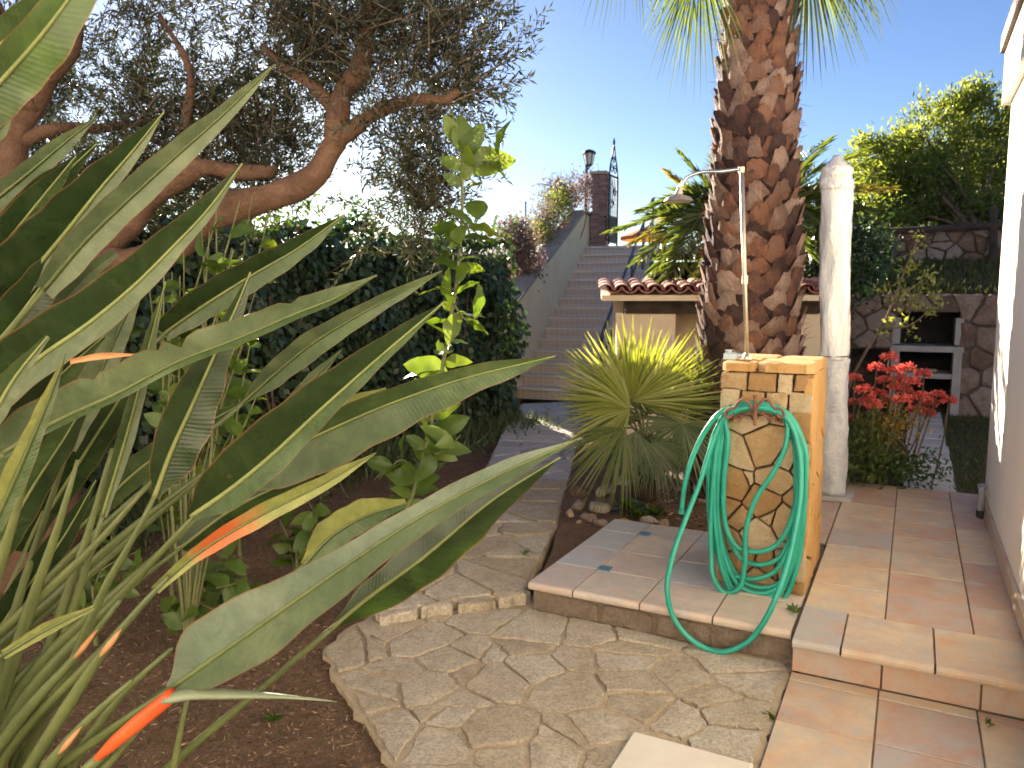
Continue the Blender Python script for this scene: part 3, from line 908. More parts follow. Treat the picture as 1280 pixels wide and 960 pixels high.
w2 = thing('terrace_wall', S(1, 10.1, 2.0), 'upper dry stone terrace wall below the big bush', 'wall')
wall_face(w2, -.9, 3.3, 1.98, 2.52, 10.08, .17, r5, M['wall_stone'])
obj('wall_core', MB().box(S(1.2, 10.2, 2.2), R2 * 2.1, F2 * .11, UP * .3), M['wall_core'], w2)
fe = thing('timber_rail_fence', S(1.3, 9.9, 2.1), 'dark timber rail fence in front of the upper terrace wall', 'fence')
def fz(u, v): return PL(u, v, S(0, 9.9), F2)
obj('rail', MB().tube([fz(1050, 293), fz(1150, 287), fz(1275, 280)], .05, 7), M['wood_dark'], fe)
for u, v0, v1 in ((1242, 360, 258), (1062, 372, 282)):
    obj('post', MB().tube([fz(u, v0), fz(u, v1)], .055, 7), M['wood_dark'], fe)

# ---- house: the wall at the right edge; unseen walls beside and behind added for bounced sunlight
house = thing('house', S(.9, 1.0, ZR), 'white rendered house wall with overhanging eave at the right edge', 'house')
WT1, WT0 = 2.62, -1.5
obj('wall', MB().box(S(.83 + 1.5, (WT0 + WT1) / 2, 1.6), R2 * 1.5, F2 * (WT1 - WT0) / 2, UP * 1.6), M['stucco_white'], house)
obj('wall', MB().box(S(2.25 + .79, (WT0 - 7.0) / 2 - .002, 2.4), R2 * .79, F2 * (WT0 + 7.0) / 2, UP * 2.4), M['stucco_white'], house)  # unseen set-back wall, added for its bounced light
obj('unseen_bounce_wing', MB().box(S(-.6, -8.5, 2.4), R2 * 5.5, F2 * 1.49, UP * 2.4), M['stucco_white'], house)  # unseen wing, added to reflect sunlight onto the shaded fronts
mb = MB().box(S(.822, (WT0 + WT1) / 2, ZR + .045), R2 * .012, F2 * (WT1 - WT0) / 2 * .999, UP * .042)
obj('skirting', mb, M['tile'], house)
ztop = PL(1262, 128, S(0, WT1), F2).z
zf0 = PL(1259, 62, S(0, WT1 + .1), F2).z
obj('eave', MB().box(S(.805 + .5, (WT0 + WT1) / 2 + .03, (ztop + zf0) / 2), R2 * .52, F2 * ((WT1 - WT0) / 2 + .05), UP * (zf0 - ztop) / 2), M['stucco_white'], house)
M['fascia'] = mat_noise('brown_fascia', [(.3, (.07, .045, .035)), (.7, (.12, .08, .06))], 6, .7, 30, .2, .005)
obj('fascia', MB().box(S(.78, (WT0 + WT1) / 2 + .03, zf0 + .03), R2 * .02, F2 * ((WT1 - WT0) / 2 + .07), UP * .05), M['fascia'], house)
obj('roof_slab', MB().box(S(1.9, (WT0 + WT1) / 2, zf0 + .12), R2 * 1.1, F2 * ((WT1 - WT0) / 2 + .06), UP * .05), M['roof_tile'], house)
# drain spout at the foot
dp = G(1229, 650, ZR)
sp = thing('drain_spout', (dp.x, dp.y, ZR), 'short grey drain spout at the foot of the house wall', 'pipe')
M['grey_metal'] = mat_noise('grey_metal', [(.3, (.35, .36, .37)), (.7, (.5, .51, .52))], 9, .4, 50, .1, .002, metal=.6)
a = S(.79, 2.35, ZR + .17)
obj('pipe', MB().tube([a + R2 * .03 + F2 * .12, a + F2 * .1, a, a - F2 * .02 - UP * .06, a - F2 * .02 - UP * .13], .018, 8), M['grey_metal'], sp)
obj('collar', MB().tube([a - F2 * .02 - UP * .125, a - F2 * .02 - UP * .165], .024, 8), M['iron_dark'], sp)

# ---- stone pillar of the garden shower
PWID, PDEP, PT = .41, .58, .51
pz1 = PL(1013, 456, S(0, PT), F2).z
pil = thing('shower_pillar', S(-.22, PT + PDEP / 2, ZL), 'ochre crazy-stone pillar carrying the garden shower and the hose', 'pillar')
ps0, ps1 = -.42, -.012
obj('core', MB().box(S((ps0 + ps1) / 2, PT + PDEP / 2, (ZL + pz1) / 2 - .01), R2 * ((ps1 - ps0) / 2 - .03), F2 * (PDEP / 2 - .03), UP * ((pz1 - ZL) / 2 - .02)), M['pillar_core'], pil)
r6 = random.Random(31)
def front(a_, b_, n_): return S(a_, PT + .03 - n_, b_)
def sidef(a_, b_, n_): return S(ps1 - .03 + n_, a_, b_)
def lside(a_, b_, n_): return S(ps0 + .03 - n_, a_, b_)
def backf(a_, b_, n_): return S(a_, PT + PDEP - .03 + n_, b_)
zc = pz1 - .21
for (x0, x1, zz0, zz1) in ((-.42, -.3, pz1 - .125, pz1 - .045), (-.3, -.17, pz1 - .13, pz1 - .045), (-.17, -.1, pz1 - .135, pz1 - .045), (-.1, -.012, pz1 - .125, pz1 - .045), (-.42, -.33, zc, pz1 - .125), (-.33, -.22, zc, pz1 - .13), (-.22, -.12, zc, pz1 - .13), (-.12, -.012, zc - .02, pz1 - .125)):
    mb = stone_mb([(x0, zz0), (x1 - .002, zz0 + r6.uniform(-.01, .01)), (x1, zz1), (x0 + r6.uniform(0, .01), zz1)], front, .03 + r6.uniform(-.006, .004), r6, .005, .006, .003, .04, -.01, .005, .003, .05)
    if mb: obj('stone', mb, M['pillar_stone'], pil)
for c in voronoi([(ps0, ZL), (ps1, ZL), (ps1, zc - .005), (ps0, zc - .005)], .112, r6, 1.0, .14, .5, .4):
    mb = stone_mb(c, front, .03 + r6.uniform(-.008, .004), r6, .007, .006, .003, .05, -.01, .006, .003, .05)
    if mb: obj('stone', mb, M['pillar_stone'], pil)
for c in voronoi([(PT, ZL), (PT + PDEP, ZL), (PT + PDEP, pz1 - .045), (PT, pz1 - .045)], .2, r6, 1.0, .05, .4):
    mb = stone_mb(c, sidef, .03 + r6.uniform(-.004, .004), r6, .005, .006, .004, .05, -.01, .004, .003, .06)
    if mb: obj('stone', mb, M['pillar_side'], pil)
for c in voronoi([(PT, ZL), (PT + PDEP, ZL), (PT + PDEP, pz1 - .045), (PT, pz1 - .045)], .16, r6, 1.0, .05, .4):
    mb = stone_mb(c, lside, .03 + r6.uniform(-.004, .004), r6, .012, .008, .003, .05, -.01, .004, .003)
    if mb: obj('stone', mb, M['pillar_stone'], pil)
for (x0, x1, t0, t1) in ((ps0 - .005, ps0 + .16, PT - .004, PT + .3), (ps0 + .16, ps1 + .004, PT - .006, PT + .25), (ps0 - .005, ps0 + .2, PT + .3, PT + PDEP), (ps0 + .2, ps1 + .004, PT + .25, PT + PDEP)):
    mb = stone_mb([(x0, t0), (x1, t0), (x1, t1), (x0, t1)], lambda a_, b_, n_: S(a_, b_, pz1 - .042 + n_), .042 + r6.uniform(-.004, .004), r6, .006, .01, .004, .05, 0, .003, .002)
    if mb: obj('cap_stone', mb, M['pillar_side'], pil)

# shower riser pipe, arm and rose
M['brass'] = mat_noise('weathered_steel', [(.3, (.42, .36, .27)), (.7, (.62, .57, .48))], 14, .38, 60, .15, .002, metal=.75)
ptop = PL(927, 210, S(0, PT + .2), F2); pbot = PL(934, 449, S(0, PT + .2), F2)
sh = thing('garden_shower', pbot, 'slim steel shower pipe with arm and round shower head above the pillar', 'shower')
obj('riser_pipe', MB().tube([pbot - UP * .02, ptop], .0105, 10), M['brass'], sh, smooth=True)
mid = pbot.lerp(ptop, .42)
obj('coupling', MB().tube([mid - UP * .02, mid + UP * .02], .0145, 10), M['brass'], sh)
obj('base_flange', MB().tube([pbot - UP * .01, pbot + UP * .012, pbot + UP * .03], [.03, .026, .014], 12), M['brass'], sh)
obj('elbow', MB().tube([ptop - UP * .022, ptop + UP * .004], .0145, 10), M['brass'], sh)
M['steel'] = mat_noise('shower_steel', [(.3, (.5, .55, .6)), (.7, (.66, .7, .73))], 14, .25, 60, .05, .001, metal=.9)
ay = ptop.y + .12
arm = [ptop - UP * .004, P(905, 214, ptop.y + .04), P(870, 217, ay), P(856, 224, ay + .02), P(850, 236, ay + .02)]
obj('arm', MB().tube(catmull(arm, 16), .009, 8), M['steel'], sh, smooth=True)
hc = P(848, 250, ay + .02)
obj('shower_head', MB().tube([P(850, 234, ay + .02), hc + UP * .028, hc + UP * .012, hc - UP * .006, hc - UP * .009], [.012, .02, .06, .072, .066], 18), M['brass'], sh, smooth=False)
vb = PL(913, 449, S(0, PT + .17), F2)
tap = thing('tap_block', vb, 'small pale blue tap fitting on top of the stone pillar', 'tap')
M['blue_fit'] = mat_noise('pale_blue_fitting', [(.3, (.36, .46, .52)), (.7, (.5, .58, .62))], 20, .4, 50, .1, .002, metal=.3)
obj('tap_body', MB().bbox(vb + UP * .016, R2 * .03, F2 * .018, UP * .016, .006), M['blue_fit'], tap)
obj('tap_outlet', MB().tube([vb + UP * .016 + R2 * .02, vb + UP * .018 + R2 * .055], .012, 8), M['blue_fit'], tap)
obj('tap_knob', MB().tube([vb + UP * .03 - R2 * .01, vb + UP * .045 - R2 * .01], [.014, .018], 8), M['blue_fit'], tap)

# hose hanger
M['rust'] = mat_noise('rusty_iron', [(.3, (.1, .04, .025)), (.5, (.2, .09, .055)), (.75, (.32, .18, .12))], 30, .8, 90, .5, .004, metal=.2)
def FP(u, v, n): return PL(u, v, S(0, PT - n), F2)
hg = thing('hose_hanger', FP(942, 510, .02), 'rusty scrolled iron hose hanger fixed to the stone pillar', 'hanger')
obj('back_bar', MB().tube([FP(944, 494, .1), FP(944, 532, .1)], .008, 8), M['rust'], hg)
for sgn in (-1, 1):
    def K(du, dv, n): return FP(943 + sgn * du, 512 + dv, n)
    obj('upper_scroll', MB().tube(catmull([K(2, 0, .1), K(6, -7, .108), K(14, -13, .108), K(20, -9, .108), K(25, -2, .11), K(32, -1, .11), K(37, 5, .11), K(33, 10, .11), K(27, 6, .11)], 30), 0.0062, 7), M['rust'], hg, smooth=True)
    obj('lower_scroll', MB().tube(catmull([K(2, 12, .05), K(8, 5, .085), K(15, 8, .085), K(19, 14, .085), K(24, 10, .085), K(30, 14, .055), K(36, 12, .05)], 26), .0055, 7), M['rust'], hg, smooth=True)
    obj('cradle', MB().tube(catmull([K(3, 8, .0), K(10, 6, .04), K(22, 8, .045), K(34, 14, .03)], 14), .006, 7), M['rust'], hg)
    obj('arm', MB().tube([K(1, 0, .0), K(2, -2, .1)], .006, 7), M['rust'], hg)
    obj('screw', MB().tube([K(34, 16, -.002), K(34, 16, .012)], .006, 8), M['rust'], hg)

# green hose: one continuous tube, coiled over the hanger
m, nt = new_mat('green_hose')
col = ramp(nt, noise(nt, coords(nt), 9, 4), [(.3, (.016, .3, .22)), (.7, (.04, .4, .3))])
finish(nt, col, .33, noise(nt, coords(nt), 160, 3), .06, .002, spec=.5, trans=.18, tcol=(.03, .6, .4))
M['hose'] = m
hose = []
hose += [FP(852, 639, .1), FP(856, 606, .09), FP(868, 566, .08), FP(884, 535, .075), FP(903, 514, .07)]
loops = [(888, 990, 790, 1), (886, 1000, 724, 0), (896, 1003, 742, 0), (893, 1000, 757, 0), (902, 995, 706, 0), (890, 1005, 762, 0), (898, 1007, 750, 0), (905, 998, 690, 0), (894, 1002, 735, 0)]
r7 = random.Random(3)
for i, (ul, ur, vb_, kind_) in enumerate(loops):
    n0 = .028 + (i % 4) * .011
    top_v = 515 - (i % 3) * 3
    if i == 0: continue
    # over the cradle from left to right, down the right side, round the bottom, up the left
    mid_u = (ul + ur) / 2 + r7.uniform(-8, 8)
    cu_, av = (ul + ur) / 2, [math.pi * k_ / 8 for k_ in range(9)]
    lowp = [FP(cu_ + (ur - ul) / 2 * (abs(math.cos(a_)) ** .75) * (1 if math.cos(a_) > 0 else -1) + (mid_u - cu_) * math.sin(a_), 600 + (vb_ - 600) * math.sin(a_) ** .9, n0 + .013) for a_ in av]
    hose += [FP(925, top_v - 3, n0 + .01), FP(944, top_v - 5, n0 + .014), FP(963, top_v - 2, n0 + .01), FP(982, top_v + 6, n0 + .01),
             FP(ur - 3, top_v + 38, n0 + .015)] + lowp + [FP(ul + 5, 548, n0 + .012), FP(908, top_v + 6, n0 + .012)]
# inner crossing strand, then the long loop that hangs over the platform edge and comes back up
hose += [FP(928, 513, .06), FP(944, 510, .07), FP(963, 513, .06), FP(982, 524, .07), FP(983, 552, .085), FP(968, 588, .09), FP(944, 625, .09), FP(932, 665, .095), FP(931, 705, .1), FP(921, 738, .11), FP(905, 741, .115), FP(893, 725, .12)]
tail_a = [FP(889, 690, .1), FP(890, 620, .08), FP(897, 560, .07), FP(908, 522, .07), FP(926, 512, .075), FP(944, 509, .08), FP(963, 512, .075), FP(984, 524, .08), FP(998, 560, .09), FP(1001, 610, .12), FP(993, 665, .22), FP(984, 705, .34), FP(972, 742, .435), FP(956, 776, .455), FP(932, 804, .455), FP(900, 815, .455), FP(866, 801, .455), FP(842, 772, .45), FP(834, 735, .445), FP(840, 698, .38), FP(856, 652, .24), FP(876, 600, .13), FP(890, 556, .1), FP(906, 522, .085), FP(926, 511, .085), FP(942, 509, .08)]
hose += tail_a
pts = catmull(hose, 900)
hs_ = thing('garden_hose', FP(940, 760, .1), 'coiled green garden hose hanging on the rusty hanger of the pillar', 'hose')
obj('tube', MB().tube(pts, .0118, 9), M['hose'], hs_, smooth=True)
e0 = FP(852, 639, .1)
obj('hose_end', MB().tube([e0 + UP * .01, e0 - UP * .012], .0135, 10), M['hose'], hs_)

# ---- plastic wrapped column behind the pillar
cb = G(1040, 621, ZR); 
colm = thing('wrapped_column', cb, 'tall white column wrapped in creased plastic film beside the pillar', 'column')
ytop = P(1046, 203, cb.y)
m, nt = new_mat('plastic_wrap')
co = coords(nt)
mp = N(nt, 'ShaderNodeMapping'); mp.inputs['Scale'].default_value = (1, 1, .22); nt.links.new(co, mp.inputs[0])
f = noise(nt, mp.outputs[0], 8, 10, .75, 1.6)
col = ramp(nt, f, [(.28, (.42, .5, .6)), (.38, (.82, .84, .86)), (.55, (.9, .9, .88)), (.7, (.86, .83, .78)), (.82, (.62, .59, .55))])
finish(nt, col, .14, noise(nt, mp.outputs[0], 20, 6, .6, 2.5), .7, .045, spec=.8, coat=.9)
M['wrap'] = m
m, nt = new_mat('torn_wrap')
col = ramp(nt, noise(nt, coords(nt), 9, 8, .75, 1.2), [(.3, (.12, .15, .2)), (.4, (.55, .57, .6)), (.65, (.8, .79, .77))])
finish(nt, col, .35, noise(nt, coords(nt), 25, 8, .7, 1.0), .8, .03, spec=.6)
M['wrap_dark'] = m
def crumple(p0, p1, r0, r1, n, seg, amp, seed):
    r = random.Random(seed); mb = MB(); vs = []
    ph = [r.uniform(0, 6.28) for _ in range(8)]
    for i in range(n + 1):
        t = i / n; c_ = p0.lerp(p1, t); rr = r0 + (r1 - r0) * t
        for k in range(seg):
            a = 2 * math.pi * k / seg
            w = amp * (math.sin(3 * a + 9 * t + ph[0]) * .5 + math.sin(5 * a - 14 * t + ph[1]) * .35 + math.sin(11 * a + 31 * t + ph[2]) * .25 + r.uniform(-.08, .08))
            vs.append(c_ + Vector((math.cos(a), math.sin(a), 0)) * (rr + w))
    fs = [(i * seg + k, i * seg + (k + 1) % seg, (i + 1) * seg + (k + 1) % seg, (i + 1) * seg + k) for i in range(n) for k in range(seg)]
    fs += [tuple(reversed(range(seg))), tuple(n * seg + k for k in range(seg))]
    return mb.add(vs, fs)
ax_ = ytop - cb
pa = lambda t: cb + ax_ * t
obj('shaft', crumple(pa(.42), pa(.925), .09, .096, 40, 28, .011, 1), M['wrap'], colm, smooth=True)
obj('lower_shaft', crumple(pa(.012), pa(.425), .088, .091, 30, 28, .012, 2), M['wrap_dark'], colm, smooth=True)
hd = crumple(pa(.92), pa(.985), .105, .092, 8, 28, .013, 3)
obj('hood', hd, M['wrap'], colm, smooth=True)
obj('hood_top', crumple(pa(.98), pa(1.02), .091, .02, 5, 28, .006, 4), M['wrap'], colm, smooth=True)
obj('band', MB().tube([pa(.432), pa(.4345)], .0965, 24), M['iron_dark'], colm)
obj('foot', MB().bbox(cb + UP * .012, R2 * .13, F2 * .13, UP * .012, .005), M['concrete'], colm)
# ================================================================ plants
M['olive_leaf'] = mat_leaf('olive_leaf', [(.1, (.018, .023, .013)), (.5, (.036, .044, .025)), (.9, (.075, .085, .048))], .3, (1.3, 1.25, .7), .45, .5)
M['olive_bark'] = mat_noise('olive_bark', [(.25, (.065, .036, .023)), (.5, (.15, .082, .05)), (.75, (.27, .16, .1))], 7, .9, 35, .9, .03, fine=.45)
M['ivy'] = mat_leaf('ivy_leaf', [(.1, (.02, .042, .02)), (.5, (.042, .078, .036)), (.9, (.085, .14, .06))], .2, (1.2, 1.4, .5), .38, .5)
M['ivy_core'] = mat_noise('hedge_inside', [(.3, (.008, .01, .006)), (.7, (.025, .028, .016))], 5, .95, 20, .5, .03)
M['citrus'] = mat_leaf('citrus_leaf', [(.1, (.05, .095, .018)), (.5, (.085, .145, .026)), (.9, (.15, .21, .04))], .45, (1.7, 1.55, .4), .38, .5, 6)
M['stem_green'] = mat_noise('green_stem', [(.3, (.08, .1, .035)), (.7, (.16, .16, .07))], 10, .7, 40, .3, .004)
M['twig'] = mat_noise('twig', [(.3, (.07, .045, .03)), (.7, (.17, .12, .085))], 10, .9, 40, .4, .005)
M['palm_bark'] = mat_noise('palm_boot', [(.2, (.055, .03, .026)), (.38, (.115, .058, .046)), (.52, (.25, .115, .065)), (.64, (.22, .135, .1)), (.85, (.42, .3, .24))], 7, .85, 45, .8, .02, per_obj=.6, fine=.35)
M['palm_core'] = mat_noise('palm_core', [(.3, (.02, .012, .009)), (.7, (.07, .04, .028))], 12, .95, 40, .8, .02)
M['fibre'] = mat_leaf('palm_fibre', [(.1, (.07, .035, .02)), (.9, (.25, .15, .09))], .2, (1, .9, .7), .8, .2)
M['fan_green'] = mat_leaf('fan_leaf', [(.1, (.07, .1, .03)), (.5, (.13, .175, .05)), (.9, (.22, .25, .09))], .45, (1.5, 1.55, .5), .42, .45)
M['fan_dark'] = mat_leaf('fan_leaf_dark', [(.1, (.05, .075, .03)), (.5, (.09, .125, .05)), (.9, (.16, .19, .09))], .3, (1.3, 1.35, .6), .42, .45)
M['fan_yellow'] = mat_leaf('fan_leaf_young', [(.1, (.17, .2, .035)), (.5, (.26, .29, .06)), (.9, (.4, .4, .18))], .45, (1.4, 1.4, .5), .42, .45)
M['date_leaf'] = mat_leaf('feather_leaf', [(.1, (.06, .09, .025)), (.5, (.11, .15, .04)), (.9, (.2, .22, .06))], .5, (1.4, 1.4, .5), .42, .45)
M['date_dry'] = mat_leaf('feather_leaf_yellow', [(.1, (.16, .13, .03)), (.5, (.27, .22, .05)), (.9, (.36, .3, .09))], .4, (1.3, 1.25, .6), .5, .4)
M['bush'] = mat_leaf('bush_leaf', [(.1, (.1, .13, .035)), (.5, (.18, .22, .065)), (.9, (.3, .33, .13))], .6, (1.4, 1.4, .5), .5, .4)
M['dry_twig'] = mat_leaf('bare_twig', [(.1, (.1, .065, .06)), (.9, (.27, .19, .17))], .1, (1, .9, .8), .8, .2)
M['red_flower'] = mat_leaf('red_flower', [(.1, (.58, .07, .07)), (.5, (.72, .15, .13)), (.9, (.8, .32, .24))], .35, (1.2, .8, .7), .5, .3)
M['orange_leaf'] = mat_leaf('ochre_foliage', [(.1, (.25, .15, .03)), (.5, (.4, .27, .06)), (.9, (.5, .36, .12))], .35, (1.2, 1.1, .6), .5, .3)

# ---- big fan palm: trunk with leaf bases
PY = 5.7
def trunk_c(z):
    pts_ = [P(937, 400, PY), P(943, 200, PY), P(950, 0, PY)]
    x = np.interp(z, [p.z for p in pts_], [p.x for p in pts_])
    return Vector((x + (0 if z < pts_[2].z else .015 * (z - pts_[2].z)), PY, z))
z4, z2, z0_ = P(937, 400, PY).z, P(943, 200, PY).z, P(950, 0, PY).z
def trunk_r(z): return float(np.interp(z, [0, z4, z2, z0_, 6], [.40, .345, .275, .225, .21]))
palm = thing('fan_palm_tree', (trunk_c(0).x, PY, .03), 'big fan palm with shaggy brown trunk of old leaf bases beside the pillar', 'palm tree')
zs_ = np.linspace(.03, 4.9, 30)
obj('trunk', MB().tube([trunk_c(z) for z in zs_], [trunk_r(z) for z in zs_], 20), M['palm_core'], palm)
boots = []
r8 = random.Random(12)
for vi in range(6):
    w, h, th = .1 + r8.uniform(-.014, .014), .145 + r8.uniform(-.025, .03), .028
    mb = MB(); sec = [(-.35, .3, .2, .0), (.0, .95, .6, .02), (.35, .9, 1.0, .042), (.7, .62, 1.0, .068), (1.0, .42, .8, .088)]
    tilt = r8.uniform(-.25, .25)
    vs = []
    for (t, wf, tf, out) in sec:
        ww = w * wf * r8.uniform(.88, 1.1)
        x0 = tilt * t * h * .6
        j = lambda: r8.uniform(-.006, .006)
        vs += [(x0 - ww + j(), out - th * .4 * tf, t * h + j()), (x0 - ww * .55 + j(), out + th * .35 * tf, t * h + j()), (x0 + j(), out + th * .7 * tf, t * h + j() + .012 * t), (x0 + ww * .55 + j(), out + th * .35 * tf, t * h + j()), (x0 + ww + j(), out - th * .4 * tf, t * h + j()), (x0, out - th * .8 * tf, t * h)]
    fs = []
    for i in range(len(sec) - 1):
        for k in range(6):
            fs.append((i * 6 + k, i * 6 + (k + 1) % 6, (i + 1) * 6 + (k + 1) % 6, (i + 1) * 6 + k))
    fs.append(tuple((len(sec) - 1) * 6 + k for k in range(6)))
    mb.add(vs, fs)
    boots.append(mb.mesh('leaf_base'))
cand = []
z = .05; row = 0
while z < 4.35:
    rr = trunk_r(z); nb = 13
    for k in range(nb):
        a = 2 * math.pi * (k + .5 * (row % 2)) / nb + r8.uniform(-.06, .06)
        cand.append((a, z + r8.uniform(-.03, .03)))
    z += .085; row += 1
def row_of(z): return int(z / .085) % 2
def boot_M(a, z):
    c_ = trunk_c(z); rr = trunk_r(z)
    out = Vector((math.cos(a), math.sin(a), 0))
    tw = r8.uniform(-.2, .2) + (.16 if row_of(z) else -.16)
    up = (UP + out * r8.uniform(-.05, .12)).normalized()
    x = out.cross(up).normalized() * -1
    x = (x * math.cos(tw) + up * math.sin(tw)).normalized()
    up2 = x.cross(out).normalized()
    if up2.z < 0: up2 = -up2
    y = up2.cross(x)
    if y.dot(out) < 0: x = -x; y = up2.cross(x)
    sc = .74 + .5 * min(rr, .4) + r8.uniform(-.1, .14)
    return frame(c_ + out * (rr - .03), x * sc, y * sc * r8.uniform(.6, .95), up2 * sc * r8.uniform(.85, 1.25))
cand.sort(key=lambda q: (math.sin(q[0]) > .25, q[1] < .75, abs(q[1] - 2.4)))
rest_V, rest_F = [], []
for i, (a, z) in enumerate(cand):
    Mx = boot_M(a, z); me = boots[r8.randrange(6)]
    if i < 290:
        place('leaf_base', me, Mx, M['palm_bark'], palm)
    else:
        b = len(rest_V)
        rest_V += [tuple(Mx @ v.co) for v in me.vertices]
        rest_F += [tuple(j + b for j in p.vertices) for p in me.polygons]
obj('leaf_bases_behind', MB().add(rest_V, rest_F), M['palm_bark'], palm, kind='stuff')
# fibres between the leaf bases
n = 2600
aa = rng.uniform(0, 2 * np.pi, n); zz = rng.uniform(.1, 4.3, n)
cc = np.array([tuple(trunk_c(float(z))) for z in zz]); rr = np.array([trunk_r(float(z)) for z in zz])
out = np.stack([np.cos(aa), np.sin(aa), 0 * aa], axis=1)
cloud('fibre', cc + out * (rr + .025)[:, None], out * .7 + rdir(n) * .8 + np.array([0, 0, .2]), rng.uniform(.03, .11, n), .0035, M['fibre'], palm, kind='stuff')

def fan(mb, hub, d, nrm, rad, nseg, spread, droop, r, wfac=1.0, cup=.12):
    d = d.normalized(); nrm = (nrm - d * nrm.dot(d)).normalized(); sdv = d.cross(nrm)
    for k in range(nseg):
        a = spread * ((k + .5) / nseg - .5) + r.uniform(-.03, .03)
        v = d * math.cos(a) + sdv * math.sin(a)
        q = v.cross(nrm).normalized()
        ln = rad * (1 - .28 * (abs(a) / (spread / 2)) ** 2) * r.uniform(.88, 1.06)
        wd = wfac * rad * spread / nseg * .2
        bend = r.uniform(.6, 1.5)
        vs = []
        for t, w in ((.03, .12), (.3, .6), (.5, .95), (.75, .6), (1.0, .05)):
            c_ = hub + v * ln * t + nrm * ln * cup * math.sin(t * 2.2) - UP * droop * bend * ln * t ** 2.4
            vs += [c_ - q * wd * w, c_ + nrm * wd * w * .55, c_ + q * wd * w]
        fs = []
        for i in range(4):
            fs += [(i * 3, i * 3 + 1, i * 3 + 4, i * 3 + 3), (i * 3 + 1, i * 3 + 2, i * 3 + 5, i * 3 + 4)]
        mb.add(vs, fs)
r9 = random.Random(8)
crown_top = trunk_c(4.75)
for (hu, hv, hy, tu, tv, rad, sp, mt) in ((876, -50, 5.5, 866, 60, .76, 1.3, 'fan_dark'), (856, -70, 5.6, 845, 60, .72, 1.3, 'fan_green'), (1008, -62, 5.5, 1035, 50, .74, 1.6, 'fan_dark'), (1035, -80, 5.7, 1095, 0, .7, 1.5, 'fan_dark'), (1003, -70, 5.9, 1015, 60, .7, 1.2, 'fan_green'),
                                       (785, -125, 5.7, 765, 0, .78, 1.3, 'fan_dark'), (905, -60, 6.2, 890, 60, .6, 1.4, 'fan_green'), (960, -190, 5.4, 960, -320, .9, 2.6, 'fan_green'), (840, -220, 5.9, 760, -300, .9, 2.4, 'fan_green'), (1080, -220, 5.9, 1160, -300, .9, 2.4, 'fan_green'), (950, -250, 6.3, 960, -400, .9, 2.4, 'fan_green'), (1120, -140, 5.6, 1200, -60, .7, 1.4, 'fan_dark')):
    hub = P(hu, hv, hy); d = P(tu, tv, hy) - hub
    mb = MB(); nrm = (Vector((r9.uniform(-.5, .5), -1, r9.uniform(-.2, .4))))
    fan(mb, hub, d, nrm, rad, 26, sp, .22, r9, .85)
    fr = obj('frond', mb, M[mt], palm)
    obj('stalk', MB().tube(catmull([crown_top, (crown_top + hub) / 2 + UP * .22, hub], 8), [.03, .026, .024, .022, .02, .018, .016, .014, .012], 6), M['stem_green'], fr)

# ---- young fan palm in the bed
yb = Vector((P(806, 560, 5.5).x, 5.5, .05))
yp = thing('young_fan_palm', yb, 'young bushy fan palm with yellow green leaves beside the stone path', 'palm')
mb = MB().tube(catmull([yb - UP * .05, yb + UP * .2, yb + UP * .45], 6), [.09, .1, .09, .075, .07, .06, .05], 9)
obj('trunk', mb, M['palm_core'], yp)
for i, (hu, hv, hy, ang, rpx, sp, mt, tz) in enumerate(((790, 502, 5.2, 96, 118, 200, 'fan_yellow', .3), (788, 512, 5.1, 172, 100, 150, 'fan_yellow', .1), (800, 505, 5.35, 48, 118, 140, 'fan_yellow', .4), (885, 492, 5.75, 82, 90, 190, 'fan_yellow', .3), (853, 530, 5.15, -100, 84, 220, 'fan_dark', .2),
        (780, 535, 5.0, 232, 104, 120, 'fan_green', .5), (838, 530, 5.55, 20, 80, 170, 'fan_green', .2), (812, 520, 5.7, 122, 108, 150, 'fan_green', .1), (768, 522, 5.5, 140, 85, 140, 'fan_green', .2), (815, 552, 5.05, -70, 72, 150, 'fan_dark', .5), (770, 505, 5.4, 115, 110, 120, 'fan_yellow', .2), (835, 505, 5.6, 68, 92, 140, 'fan_green', .3), (795, 540, 5.0, 262, 70, 120, 'fan_dark', .6))):
    hub = P(hu, hv, hy); a = R(ang)
    d = Vector((math.cos(a), -.25, math.sin(a)))
    nrm = Vector((r9.uniform(-.35, .35), -1, tz + r9.uniform(-.2, .4)))
    mb = MB(); fan(mb, hub, d, nrm, rpx * hy / 960, 34, R(sp), .05 if 40 < ang < 150 else .16, r9, 1.1, .1)
    fr = obj('fan_leaf', mb, M[mt], yp)
    obj('stalk', MB().tube(catmull([yb + UP * .35, (yb + UP * .35).lerp(hub, .5) + UP * .08, hub], 6), .008, 6), M['stem_green'], fr)

